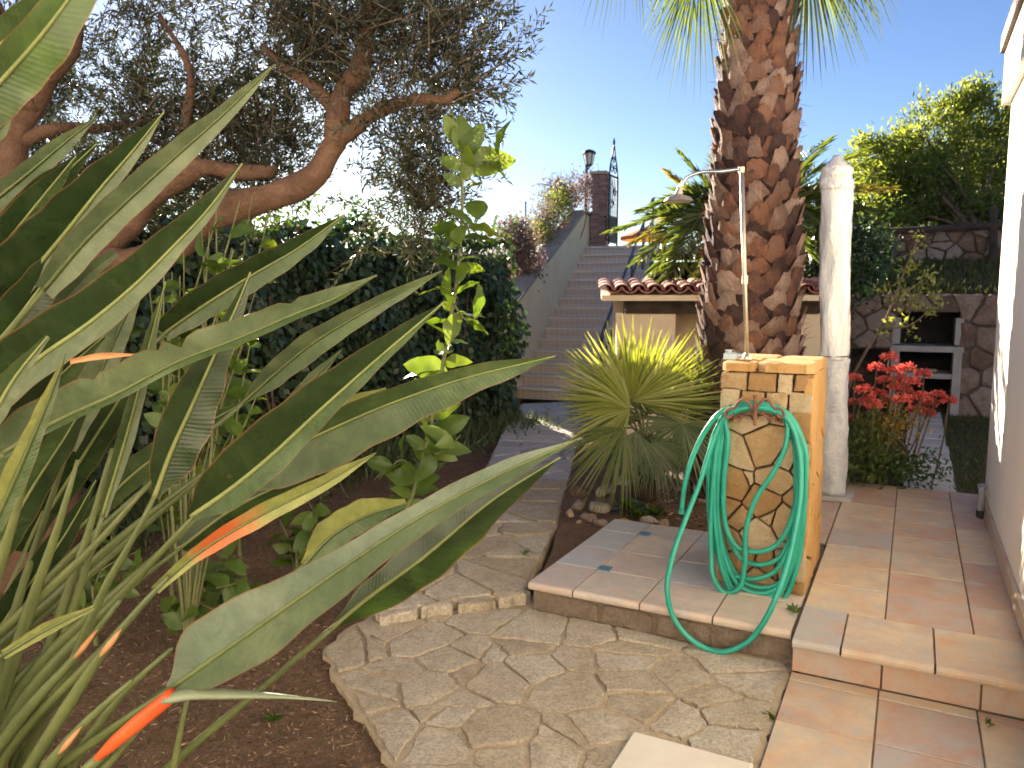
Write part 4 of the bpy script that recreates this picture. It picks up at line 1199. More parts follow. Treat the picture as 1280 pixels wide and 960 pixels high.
# ---- feather palm behind the hut
dc = P(925, 318, 9.0)
dpz = thing('feather_palm', (dc.x, 9.0, .0), 'feather palm with arching yellow tipped fronds behind the garden hut', 'palm')
obj('trunk', MB().tube([(dc.x, 9, -.1), (dc.x, 9, dc.z - .1), (dc.x, 9, dc.z + .1)], [.2, .2, .13], 10), M['palm_core'], dpz)
def frond(tip, rise, mt, nl=60, ll=.36):
    mid_ = dc.lerp(tip, .5) + UP * rise
    sp = catmull([dc, mid_, tip], 24)
    fr = obj('frond', MB().tube(sp, [.016 * (1 - .8 * i / 24) for i in range(25)], 5), M['stem_green'], dpz)
    pos, dd, LL = [], [], []
    for k in range(nl * 2):
        t = .1 + .9 * (k // 2) / nl; i = min(int(t * 24), 23)
        c_ = sp[i].lerp(sp[i + 1], t * 24 - i); T = (sp[i + 1] - sp[i]).normalized()
        sdv = T.cross(UP).normalized() * (1 if k % 2 else -1)
        v = (T * .75 + sdv * .75 + T.cross(sdv) * 0 + UP * (.22 - .3 * t) + Vector((r9.uniform(-.1, .1), r9.uniform(-.1, .1), r9.uniform(-.12, .1))))
        pos.append(tuple(c_)); dd.append(tuple(v)); LL.append(ll * (.45 + .8 * math.sin(math.pi * min(t * .9 + .08, 1))) * r9.uniform(.85, 1.1))
    cloud('leaflets', np.array(pos), np.array(dd), np.array(LL), .03, M[mt], fr, kind='stuff', fold=.3)
for (u, v, y, rise, mt) in ((767, 287, 8.6, .3, 'date_leaf'), (797, 327, 8.4, .35, 'date_leaf'), (790, 302, 9.3, .35, 'date_dry'), (822, 262, 9.3, .35, 'date_leaf'), (853, 194, 9.2, .15, 'date_leaf'), (838, 216, 9.5, .1, 'date_dry'), (1030, 176, 9.3, .15, 'date_leaf'), (1078, 188, 9.2, .25, 'date_leaf'),
                           (1112, 236, 9.0, .3, 'date_dry'), (1092, 262, 8.6, .35, 'date_leaf'), (1015, 322, 8.3, .4, 'date_leaf'), (833, 350, 8.2, .4, 'date_leaf'), (1062, 300, 8.6, .4, 'date_leaf'), (905, 190, 9.6, .1, 'date_leaf'), (1000, 206, 9.6, .15, 'date_leaf'), (860, 300, 8.2, .4, 'date_leaf'), (985, 345, 8.2, .45, 'date_leaf'), (812, 345, 8.8, .4, 'date_leaf'), (880, 345, 8.2, .5, 'date_leaf'), (845, 262, 8.6, .4, 'date_leaf'), (820, 285, 8.9, .45, 'date_leaf'), (870, 235, 9.3, .3, 'date_leaf'), (800, 262, 9.2, .4, 'date_leaf'), (1040, 238, 8.8, .35, 'date_leaf'), (1060, 262, 9.2, .4, 'date_leaf'), (845, 315, 8.0, .45, 'date_leaf'), (1025, 280, 8.4, .45, 'date_leaf')):
    frond(P(u, v, y), rise, mt)

# ---- shrubs: leaf clouds on branched stems
def shrub(name, base, blobs, mat, label, cat, L, W, stems=9, spread=.12, per=40, group=None, twig=.012):
    th = thing(name, base, label, cat, group)
    cen = []
    for (c_, rx, ry, rz, nc) in blobs:
        d_ = rdir(nc); rad = rng.random(nc)[:, None] ** .4
        cen.append(np.array(c_) + d_ * rad * np.array([rx, ry, rz]))
    cen = np.concatenate(cen)
    pos = clumps(cen, per, spread)
    outd = np.repeat(cen - cen.mean(axis=0), per, axis=0)
    outd = outd / (np.linalg.norm(outd, axis=1, keepdims=True) + 1e-6)
    cloud('foliage', pos, outd * .8 + rdir(len(pos)) + np.array([0, 0, .15]), rng.uniform(.7, 1.2, len(pos)) * L, W, mat, th, kind='stuff')
    mb = MB()
    b = Vector(base)
    for k in range(stems):
        c_ = Vector(cen[rng.integers(len(cen))])
        m_ = b.lerp(c_, .5) + Vector((rng.normal() * .08, rng.normal() * .08, .1))
        obj('branch', MB().tube(catmull([b + Vector((rng.normal() * .05, rng.normal() * .05, -.05)), m_, c_], 6), [twig * (1.4 - k_ * .18) for k_ in range(7)], 5), M['twig'], th)
    return th
def blob(u, v, y, ru, rv, ry, n): return (tuple(P(u, v, y)), ru * y / 960, ry, rv * y / 960, n)
shrub('large_bush', tuple(S(1.2, 11.2, 2.5)), [blob(1130, 225, 13.4, 60, 50, .8, 90), blob(1190, 195, 13.8, 75, 75, 1.0, 170), blob(1235, 180, 14, 45, 60, .8, 80), blob(1190, 250, 13.3, 80, 35, .7, 90), blob(1100, 200, 13.6, 38, 30, .6, 36), blob(1200, 130, 13.8, 30, 20, .5, 24), blob(1120, 262, 12.9, 50, 18, .5, 60), blob(1215, 265, 12.8, 55, 16, .5, 60), blob(1150, 235, 13.0, 60, 35, .6, 90)],
      M['bush'], 'large rounded green bush above the upper terrace wall', 'bush', .13, .035, 26, .1, 46, twig=.03)
shrub('dark_shrub', (P(1020, 500, 9.3).x, 9.3, 0.0), [blob(1015, 300, 9.4, 60, 60, .5, 90), blob(1065, 330, 9.6, 40, 55, .5, 60), blob(995, 390, 9.3, 30, 60, .4, 50)], M['ivy'], 'dark evergreen shrub behind the wrapped column', 'shrub', .09, .035, 10, .1, 40)
shrub('terrace_shrub', tuple(S(.0, 9.2, 1.8)), [blob(1085, 318, 12.0, 40, 16, .4, 26), blob(1110, 268, 12.6, 40, 14, .5, 22)], M['bush'], 'low green shrub between rail fence and terrace wall', 'shrub', .08, .03, 5, .09, 34)

# ---- climbers over the parapet
def twiggy(name, base, blobs, label, cat, mat_leaf_, n_tw, Ltw, leaf_n, group=None):
    th = thing(name, base, label, cat, group)
    cen = np.concatenate([np.array(c_) + rdir(int(nc)) * (rng.random(int(nc))[:, None] ** .45) * np.array([rx, ry, rz]) for (c_, rx, ry, rz, nc) in blobs])
    n = len(cen) * n_tw
    st = np.repeat(cen, n_tw, axis=0)
    d_ = rdir(n) + np.array([0, 0, .35])
    cloud('twigs', st, d_, rng.uniform(.5, 1.2, n) * Ltw, .009, M['dry_twig'], th, kind='stuff', fold=.5)
    lp = clumps(cen, leaf_n, .1)
    cloud('foliage', lp, rdir(len(lp)), rng.uniform(.04, .08, len(lp)), .035, mat_leaf_, th, kind='stuff')
    mb = MB(); b = Vector(base)
    for k in range(10):
        c_ = Vector(cen[rng.integers(len(cen))])
        obj('stem', MB().tube(catmull([b, b.lerp(c_, .5) + Vector((rng.normal() * .1, rng.normal() * .1, .12)), c_], 6), [.02, .018, .015, .012, .01, .008, .006], 5), M['twig'], th)
M['bougain'] = mat_leaf('faded_bracts', [(.1, (.16, .12, .09)), (.5, (.27, .2, .17)), (.9, (.38, .29, .28))], .35, (1.1, .95, .9), .7, .2)
twiggy('climbing_bush', tuple(T3(-.5, 3.2, 1.5)), [blob(700, 248, 15.2, 30, 24, .4, 60), blob(680, 285, 14.2, 22, 24, .4, 56), blob(735, 238, 15.9, 26, 20, .3, 40)], 'tangled dry climber with faded pinkish bracts on the parapet by the lamp post', 'climber', M['bougain'], 10, .34, 20)
twiggy('climbing_bush', tuple(T3(-.5, 1.2, .6)), [blob(655, 325, 12.4, 18, 28, .3, 56), blob(640, 300, 12.2, 28, 25, .4, 60)], 'tangled climber with mixed green and brown leaves where hedge meets parapet', 'climber', M['bougain'], 9, .28, 20)
shrub('garden_shrub', tuple(T3(-.7, 2.6, 1.2)), [blob(698, 255, 14.4, 18, 20, .3, 26), blob(672, 292, 13.6, 22, 16, .3, 22)], M['bush'], 'pale green leafy shrub behind the parapet, below the lamp', 'shrub', .06, .022, 5, .09, 40)

# ---- ivy hedge
H0 = Vector((.02, 9.75, 0)); HD = Vector((-.536, -.844, 0)).normalized(); HN = Vector((.844, -.536, 0)).normalized()
hedge = thing('ivy_hedge', H0 + HD * 4 - HN * .5, 'long dark green ivy covered hedge left of the stone path', 'hedge')
HL, HT, HH = 9.5, 1.0, 2.1
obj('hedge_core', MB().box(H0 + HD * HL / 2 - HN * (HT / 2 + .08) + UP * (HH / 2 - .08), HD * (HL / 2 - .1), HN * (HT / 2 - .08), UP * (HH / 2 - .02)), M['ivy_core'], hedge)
def hedge_pts(n, face):
    a = rng.random(n)[:, None]; b = rng.random(n)[:, None]
    h0, hd, hn = np.array(H0), np.array(HD), np.array(HN)
    if face == 'front':
        x = a * HL; z = b * HH
        bul = .1 * np.sin(x * 2.3 + z * 1.7) + .07 * np.sin(x * 5.1 - z * 4.3) + rng.normal(size=(n, 1)) * .05
        return h0 + hd * x + hn * bul + np.array([0, 0, 1.0]) * z, hn
    if face == 'top':
        x = a * HL
        z = HH + .08 * np.sin(x * 3.1) + .05 * np.sin(x * 7.7 + b * 5) + np.abs(rng.normal(size=(n, 1))) * .06
        return h0 + hd * x - hn * b * HT + np.array([0, 0, 1.0]) * z, np.array([0, 0, 1.0])
    x = -.02 + .06 * np.sin(b * 9 + a * 5) + rng.normal(size=(n, 1)) * .05
    return h0 + hd * x - hn * a * HT + np.array([0, 0, 1.0]) * b * HH, -hd
PP, DD, SS = [], [], []
for face, n in (('front', 17000), ('top', 5000), ('end', 1800)):
    p, nn = hedge_pts(n, face)
    d_ = rdir(n) * .55 + np.array([0, 0, -.75]) + nn * .35
    sdv = np.cross(nn, d_) + rdir(n) * .35
    PP.append(p); DD.append(d_); SS.append(sdv)
PP = np.concatenate(PP); DD = np.concatenate(DD); SS = np.concatenate(SS)
cloud('foliage', PP, DD, rng.uniform(.055, .1, len(PP)), rng.uniform(.045, .085, len(PP)), M['ivy'], hedge, kind='stuff', fold=.12, side=SS)
mb = MB()
for k in range(26):
    x = rng.uniform(.2, HL - .2); b = H0 + HD * x + HN * .02
    obj('stem', MB().tube([b - UP * .05, b + UP * .7 + HD * rng.normal() * .2 - HN * .04, b + UP * 1.6 + HD * rng.normal() * .4 - HN * .05], [.016, .012, .006], 5), M['twig'], hedge)
# loose shoots on top
n = 160
p, nn = hedge_pts(n, 'top')
mbs = []
pos = np.repeat(p, 14, axis=0); k = np.tile(np.arange(14), n)[:, None]
dirs = np.repeat(rdir(n) * .5 + np.array([0, 0, .9]), 14, axis=0)
pos = pos + dirs * k * .022 + rng.normal(size=pos.shape) * .012
M['ivy_young'] = mat_leaf('ivy_young', [(.1, (.03, .06, .02)), (.5, (.06, .11, .03)), (.9, (.12, .18, .05))], .45, (1.5, 1.6, .5), .4, .5)
cloud('young_shoots', pos, rdir(len(pos)) + dirs * .5, rng.uniform(.04, .075, len(pos)), .035, M['ivy_young'], hedge, kind='stuff')
# strappy ground plants along the hedge foot
n = 4200
x = rng.uniform(.3, 6.0, n)[:, None]; w = np.abs(rng.normal(size=(n, 1))) * .34 + .1
p = np.array(H0) + np.array(HD) * x + np.array(HN) * w; p[:, 2] = -.03
link('ground_plants', np_mesh('ground_plants', *kites(p, rdir(n) * .8 + np.array([0, 0, .9]), rdir(n), rng.uniform(.12, .3, n), .02)), M['fan_dark'], label='dark strap leaved ground plants along the foot of the hedge', cat='ground cover', kind='stuff')

# ---- olive tree
ob = G(52, 718)
olive = thing('olive_tree', (ob.x, ob.y, 0), 'old olive tree with orange brown twisting limbs at the upper left', 'tree')
r10 = random.Random(17)
def limb(name, pts_, w0, w1, parent, seg=12, n=30):
    sp = catmull(pts_, n)
    rad = []
    for i in range(n + 1):
        t = i / n
        rad.append((w0 + (w1 - w0) * t) * (1 + .10 * math.sin(t * 23 + w0 * 90) + r10.uniform(-.06, .06)))
    mb = MB().tube(sp, rad, seg)
    v2 = []
    for p in mb.v:
        k = .012 * w0 / .12
        v2.append((p[0] + k * math.sin(p[2] * 17 + p[0] * 9), p[1] + k * math.sin(p[0] * 19 + p[2] * 7), p[2] + k * math.sin(p[1] * 23 + p[0] * 12)))
    mb.v = v2
    return obj(name, mb, M['olive_bark'], parent, smooth=True)
y0 = ob.y
px = lambda L: [P(u, v, y0 + dy) for u, v, dy in L]
tr = limb('trunk', [ob - UP * .1, P(55, 690, y0), P(58, 640, y0), P(55, 560, y0), P(60, 470, y0)], .21, .155, olive)
limb('limb', px([(62, 500, 0), (30, 400, .0), (5, 300, 0), (14, 200, .05), (38, 115, .1), (75, 70, .1), (108, -30, .1)]), .11, .06, olive)
limb('limb', px([(58, 500, 0), (80, 400, -.05), (118, 322, -.1), (170, 268, -.1), (212, 230, -.1), (262, 207, -.1), (300, 214, -.1), (343, 218, -.15)]), .125, .028, olive)
limb('limb', px([(120, 330, -.1), (190, 322, -.2), (245, 290, -.25), (285, 262, -.3), (350, 242, -.3), (398, 214, -.3), (422, 178, -.3)]), .085, .06, olive)
b2 = px([(420, 185, -.3), (421, 150, -.3), (428, 118, -.28), (446, 95, -.25), (455, 50, -.2), (468, -10, -.2), (475, -80, -.2)])
limb('limb', b2, .055, .034, olive)
limb('limb', px([(416, 140, -.3), (400, 118, -.28), (380, 100, -.25), (362, 90, -.2), (330, 60, -.1)]), .035, .015, olive)
limb('limb', px([(420, 182, -.3), (445, 158, -.32), (490, 132, -.36), (530, 123, -.4), (560, 122, -.42), (572, 112, -.42)]), .04, .02, olive)
limb('limb', px([(30, 140, .05), (10, 60, .1), (-10, 0, .2)]), .06, .03, olive)
limb('limb', px([(250, 210, -.1), (230, 160, .1), (240, 100, .2), (200, 20, .3)]), .035, .012, olive)
limb('limb', px([(16, 190, .05), (60, 162, .1), (120, 160, .3), (190, 150, .5), (260, 120, .6)]), .035, .01, olive)
oc = []
TW = []
for (u, v, y, ru, rv, ry, n) in ((235, 185, 4.6, 105, 75, .6, 430), (120, 250, 5.0, 110, 60, .7, 360), (160, 70, 4.8, 130, 75, .8, 260), (400, 45, 4.0, 85, 62, .55, 300), (340, 140, 4.4, 70, 75, .6, 240), (545, 50, 3.8, 55, 60, .4, 150), (520, 160, 3.8, 40, 55, .35, 90), (512, 235, 3.9, 45, 55, .35, 150), (40, 60, 4.6, 60, 90, .7, 150), (300, 235, 4.7, 50, 40, .4, 110), (40, 170, 5.0, 60, 60, .6, 160), (470, 20, 4.1, 60, 50, .5, 130)):
    c_ = np.array(tuple(P(u, v, y))); s_ = np.array([ru * y / 960, ry, rv * y / 960])
    d_ = rdir(n); rad = rng.random(n)[:, None] ** .42
    nc_ = max(6, n // 11)
    ce = c_ + rdir(nc_) * (rng.random(nc_)[:, None] ** .42) * s_
    p = ce[rng.integers(nc_, size=n)] + rng.normal(size=(n, 3)) * .085
    dirs = d_ * .7 + rdir(n) * .6 + np.array([.1, 0, .35])
    TW.append((p, dirs / np.linalg.norm(dirs, axis=1, keepdims=True), rng.uniform(.2, .42, n)))
# feathery shoots at the right
sh_ = [(565, 118, 684, 12), (560, 110, 650, -5), (570, 115, 664, 88), (572, 118, 640, 125), (565, 100, 625, 40), (560, 90, 600, 10), (560, 120, 622, 172), (575, 100, 668, 50), (560, 90, 640, 60), (556, 110, 618, 150), (500, 60, 560, 0), (560, 60, 600, -20), (575, 90, 632, 20), (540, 130, 575, 200), (480, 20, 520, -30), (545, 60, 618, -10)]
sp_, sd_, sl2 = [], [], []
for k in range(3):
    for (u0, v0, u1, v1) in sh_:
        j = lambda s: r10.uniform(-s, s)
        a = P(u0 + j(14), v0 + j(14), 3.75 + j(.2)); b = P(u1 + j(10) * k, v1 + j(12) * k, 3.7 + j(.3))
        sp_.append(tuple(a)); sd_.append(tuple((b - a).normalized())); sl2.append((b - a).length)
TW.append((np.array(sp_), np.array(sd_), np.array(sl2)))
p0 = np.concatenate([t[0] for t in TW]); dd = np.concatenate([t[1] for t in TW]); ll = np.concatenate([t[2] for t in TW])
reps = np.maximum((ll / .0125).astype(int), 6)
idx = np.repeat(np.arange(len(p0)), reps)
kk = np.concatenate([np.arange(m_) for m_ in reps])
frac = (kk / np.maximum(reps[idx], 1))[:, None]
side1 = rdir(len(p0)); side1 -= dd * np.sum(side1 * dd, axis=1, keepdims=True); side1 /= np.linalg.norm(side1, axis=1, keepdims=True)
side2 = np.cross(dd, side1)
bend = np.array([0, 0, -.1]) * frac ** 2 * ll[idx][:, None]
pos = p0[idx] + dd[idx] * frac * ll[idx][:, None] + bend
ang = kk * (np.pi / 2) + (kk % 2) * np.pi + rng.normal(size=len(kk)) * .4
lv = dd[idx] * .75 + side1[idx] * np.cos(ang)[:, None] * .75 + side2[idx] * np.sin(ang)[:, None] * .75 + rdir(len(kk)) * .15
crown = cloud('crown', pos, lv, rng.uniform(.032, .056, len(pos)), .0105, M['olive_leaf'], olive, kind='stuff', fold=.1)
cloud('twigs', p0 - dd * .12, dd, ll + .12, .006, M['twig'], crown, kind='stuff', fold=.6)

# ---- citrus: shared leaf shapes, every leaf an object
def leaf_mesh(name, L, W, curl, fold, wave, seed):
    r = random.Random(seed); mb = MB(); n = 8; vs = []
    for i in range(n + 1):
        t = i / n
        w = W * (math.sin(math.pi * t ** .85) ** .75) * .5 if 0 < i < n else .001
        z = -curl * L * t * t; 
        for s in (-1, -.5, 0, .5, 1):
            vs.append((s * w, t * L * (1 - .12 * curl), z + abs(s) * w * fold + (wave * w * math.sin(t * 13 + s * 2 + seed) if abs(s) == 1 else 0)))
    fs = [(i * 5 + k, i * 5 + k + 1, i * 5 + 6 + k, i * 5 + 5 + k) for i in range(n) for k in range(4)]
    mb.add(vs, fs)
    return mb.mesh(name, smooth=True)
citrus_me = [leaf_mesh('leaf', 1.0, .52 + .04 * (k % 3), (.1, .25, .4, .15, .55, .3)[k], (.25, .1, .3, .4, .15, .2)[k], (.12, .2, .1, .25, .15, .2)[k], k) for k in range(6)]
def put_leaf(parent, p, d, size, r, mat='citrus', nrm=None):
    d = d.normalized()
    nrm = nrm or Vector((r.uniform(-.8, .8), r.uniform(-1, .4), r.uniform(.2, 1)))
    x = d.cross(nrm).normalized(); z = x.cross(d)
    place('leaf', citrus_me[r.randrange(6)], frame(p, x * size, d * size, z * size), M[mat], parent)
r11 = random.Random(9)
def citrus(base, stem, leaves, size, label, group='young citrus plants in the bed', branches=()):
    th = thing('citrus_plant', base, label, 'citrus plant', group)
    sp = catmull(stem, 30)
    obj('stem', MB().tube(sp, [.011 * (1 - .7 * i / 30) + .002 for i in range(31)], 7), M['stem_green'], th, smooth=True)
    paths = [(sp, leaves)]
    for (bp, nl) in branches:
        q = catmull(bp, 12)
        obj('branch', MB().tube(q, [.006 * (1 - .6 * i / 12) for i in range(13)], 6), M['stem_green'], th)
        paths.append((q, [(.25, 1.0, nl)]))
    for q, spans in paths:
        m_ = len(q) - 1
        for (t0, t1, nl) in spans:
            for k in range(nl):
                t = t0 + (t1 - t0) * (k + r11.random() * .6) / nl
                i = min(int(t * m_), m_ - 1)
                p = q[i].lerp(q[i + 1], t * m_ - i); T = (q[i + 1] - q[i]).normalized()
                a = k * 2.4 + r11.uniform(-.4, .4)
                s1 = T.orthogonal().normalized(); s2 = T.cross(s1)
                d = T * r11.uniform(.25, .8) + s1 * math.cos(a) + s2 * math.sin(a) + UP * r11.uniform(-.25, .25)
                put_leaf(th, p, d, size * r11.uniform(.75, 1.2), r11)
    return th
cy = 3.35
st = [G(432, 762), P(470, 700, 3.5), P(507, 640, cy), P(526, 585, cy), P(543, 510, cy), P(560, 420, cy), P(573, 330, cy), P(578, 240, cy), P(576, 190, cy), P(565, 140, cy)]
sap = citrus(G(432, 762), st, [(.2, .44, 26), (.44, .62, 15), (.62, .8, 15), (.86, .97, 4)], .14, 'tall single stem citrus sapling with glowing leaves in front of the hedge',
       branches=[([P(573, 270, cy), P(590, 285, cy - .1), P(600, 270, cy - .15)], 4), ([P(566, 380, cy), P(590, 400, cy - .1), P(602, 392, cy - .1)], 4), ([P(575, 215, cy), P(605, 205, cy), P(630, 192, cy)], 4), ([P(530, 570, cy), P(560, 560, cy - .15), P(575, 545, cy - .2)], 5), ([P(524, 590, cy), P(500, 575, cy), P(485, 590, cy)], 4)])
for (u0, v0, u1, v1, sz) in ((578, 208, 648, 188, .26), (570, 180, 555, 138, .17), (576, 190, 580, 138, .17), (578, 195, 608, 150, .18), (577, 232, 553, 215, .15), (578, 225, 590, 200, .14), (560, 465, 500, 450, .18), (556, 470, 520, 480, .16), (545, 540, 590, 520, .16), (520, 600, 480, 590, .15), (535, 560, 572, 570, .15)):
    a, b = P(u0, v0, cy), P(u1, v1, cy - .05)
    put_leaf(sap, a, b - a, (b - a).length * .92, r11, nrm=Vector((r11.uniform(-.5, .5), -1, r11.uniform(.1, .6))))
def low_citrus(gu, gv, tops, label, size=.12, nl=9, t0=.35):
    g = G(gu, gv)
    y = g.y
    th = citrus(g, [g - UP * .03, g + UP * .12, g + UP * .25], [(.5, 1, 3)], size, label)
    for (u, v, dy) in tops:
        tp = P(u, v, y + dy)
        q = catmull([g + UP * .08, (g + UP * .1).lerp(tp, .55) + Vector((r11.uniform(-.08, .08), r11.uniform(-.08, .08), .05)), tp], 12)
        obj('branch', MB().tube(q, [.007 * (1 - .6 * i / 12) for i in range(13)], 6), M['stem_green'], th)
        for k in range(nl):
            t = t0 + (.98 - t0) * k / nl; i = min(int(t * 12), 11)
            T = (q[i + 1] - q[i]).normalized(); s1 = T.orthogonal().normalized(); s2 = T.cross(s1); a = k * 2.4 + r11.random()
            put_leaf(th, q[i], T * .5 + s1 * math.cos(a) + s2 * math.sin(a), size * r11.uniform(.75, 1.2), r11)
low_citrus(300, 800, [(288, 690, -.1), (250, 705, .1), (230, 745, 0), (270, 735, -.2), (215, 770, .1)], 'low citrus bush with glossy leaves behind the strelitzia stalks')
low_citrus(372, 745, [(385, 625, 0), (350, 650, .1), (400, 660, -.1), (365, 690, 0)], 'small citrus bush left of the sapling, half hidden by broad leaves', .11, 8)
low_citrus(215, 740, [(250, 240, -.5), (290, 310, -.6), (215, 340, -.5), (240, 370, -.4), (315, 245, -.5), (200, 400, -.3), (305, 430, -.5), (300, 480, -.4), (215, 520, -.2), (230, 290, -.5), (180, 300, -.4), (330, 330, -.4), (270, 275, -.6), (225, 400, -.5), (300, 520, -.4)], 'tall citrus bush in front of the olive limbs, seen between strelitzia leaves', .125, 12)
low_citrus(300, 690, [(330, 520, 0), (370, 560, .1), (290, 560, 0), (345, 600, 0), (250, 600, 0), (390, 520, .2)], 'dark leaved citrus bush at the hedge foot behind the strelitzia', .1, 9)
low_citrus(120, 800, [(170, 690, .2), (190, 700, .1), (90, 730, 0), (140, 650, .2)], 'low citrus bush at the foot of the olive trunk', .11, 8)

low_citrus(235, 838, [(225, 345, .2), (292, 312, .1), (240, 365, .2), (214, 385, .1), (302, 432, .2), (322, 492, .1), (262, 290, .2), (300, 250, .2), (338, 262, .3), (216, 520, .2), (205, 320, .1), (318, 400, .3), (270, 240, .2)], 'leggy citrus bush whose leaf tufts show between strelitzia and hedge', .105, 9, .72)
# ---- strelitzia in the foreground
def strel_mat(name, lo, mid_, hi, trans, tcol, rough, blush=False):
    m, nt = new_mat(name)
    uvn = N(nt, 'ShaderNodeUVMap'); sx_ = N(nt, 'ShaderNodeSeparateXYZ'); nt.links.new(uvn.outputs[0], sx_.inputs[0])
    co = coords(nt)
    f = noise(nt, co, 9, 5, .6, .5)
    f = math_n(nt, 'ADD', math_n(nt, 'MULTIPLY', f, .8), math_n(nt, 'MULTIPLY', noise(nt, co, 60, 4, .6), .2))
    col = ramp(nt, f, [(.3, lo), (.5, mid_), (.72, hi)])
    bl2 = ramp(nt, noise(nt, co, 17, 6, .7, 1.0), [(.42, (1, 1, 1)), (.58, (0, 0, 0))])
    col = mixc(nt, math_n(nt, 'MULTIPLY', bl2, .42), col, (lo[0] * .55, lo[1] * .62, lo[2] * .6))
    ph = math_n(nt, 'ADD', math_n(nt, 'MULTIPLY', sx_.outputs[0], 900.0), math_n(nt, 'MULTIPLY', sx_.outputs[1], -14.0))
    ph = math_n(nt, 'ADD', ph, math_n(nt, 'MULTIPLY', noise(nt, co, 14, 3), 8.0))
    vein = math_n(nt, 'SINE', ph)
    ph2 = math_n(nt, 'ADD', math_n(nt, 'MULTIPLY', sx_.outputs[0], 170.0), math_n(nt, 'MULTIPLY', sx_.outputs[1], -4.0))
    big = math_n(nt, 'POWER', math_n(nt, 'ABSOLUTE', math_n(nt, 'SINE', math_n(nt, 'ADD', ph2, math_n(nt, 'MULTIPLY', noise(nt, co, 6, 2), 9.0)))), 14.0)
    col = mixc(nt, math_n(nt, 'MULTIPLY', big, .03), col, (hi[0] * 1.5, hi[1] * 1.5, hi[2] * 1.5))
    edge = ramp(nt, sx_.outputs[1], [(.93, (0, 0, 0)), (.985, (1, 1, 1))])
    col = mixc(nt, math_n(nt, 'MULTIPLY', edge, .7), col, (.2, .1, .05))
    spots = ramp(nt, noise(nt, co, 38, 4, .7), [(.68, (0, 0, 0)), (.74, (1, 1, 1))])
    col = mixc(nt, math_n(nt, 'MULTIPLY', spots, .35), col, (.2, .16, .07))
    if blush:                         # the young leaf turns red orange along its middle
        bl = ramp(nt, math_n(nt, 'ADD', sx_.outputs[0], math_n(nt, 'MULTIPLY', math_n(nt, 'SUBTRACT', noise(nt, co, 40, 4), .5), .05)), [(.06, (0, 0, 0)), (.105, (1, 1, 1)), (.135, (1, 1, 1)), (.2, (0, 0, 0))])
        col = mixc(nt, math_n(nt, 'MULTIPLY', bl, .9), col, (.66, .13, .04))
    tc = mixc(nt, 1.0, col, tcol, 'MULTIPLY')
    h = math_n(nt, 'ADD', math_n(nt, 'MULTIPLY', vein, .05), math_n(nt, 'MULTIPLY', noise(nt, co, 25, 5), .9))
    rg = ramp(nt, noise(nt, co, 12, 5), [(.3, (rough - .08,) * 3), (.7, (rough + .12,) * 3)])
    finish(nt, col, rg, h, .22, .006, spec=.5, trans=trans, tcol=tc)
    return m
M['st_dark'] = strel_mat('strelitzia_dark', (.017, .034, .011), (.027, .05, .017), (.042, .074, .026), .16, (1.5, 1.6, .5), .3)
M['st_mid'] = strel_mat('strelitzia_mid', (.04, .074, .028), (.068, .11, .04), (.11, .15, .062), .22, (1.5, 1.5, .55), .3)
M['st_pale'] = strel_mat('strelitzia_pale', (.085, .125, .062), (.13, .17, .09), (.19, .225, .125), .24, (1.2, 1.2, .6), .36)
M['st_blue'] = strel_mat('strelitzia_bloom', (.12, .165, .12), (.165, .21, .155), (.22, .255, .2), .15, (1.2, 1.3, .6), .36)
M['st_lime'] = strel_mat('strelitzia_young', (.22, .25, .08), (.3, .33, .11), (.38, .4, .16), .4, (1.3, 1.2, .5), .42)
M['st_rib'] = mat_noise('strelitzia_rib', [(.3, (.15, .18, .06)), (.7, (.24, .27, .1))], 12, .45, 60, .2, .002)
M['st_stalk'] = mat_noise('strelitzia_stalk', [(.25, (.05, .068, .026)), (.5, (.1, .125, .045)), (.75, (.17, .19, .07))], 5, .42, 50, .25, .003, fine=.3)
M['st_red'] = mat_noise('strelitzia_red', [(.3, (.6, .07, .02)), (.6, (.72, .13, .035)), (.8, (.7, .3, .06))], 9, .42, 60, .2, .003)
M['st_dry'] = mat_noise('strelitzia_dry', [(.3, (.33, .14, .06)), (.7, (.5, .27, .13))], 14, .7, 60, .4, .004)
SB = Vector((-.98, 1.22, 0))
stre = thing('strelitzia', SB, 'large strelitzia clump with long paddle leaves filling the left foreground', 'strelitzia')
r12 = random.Random(6)
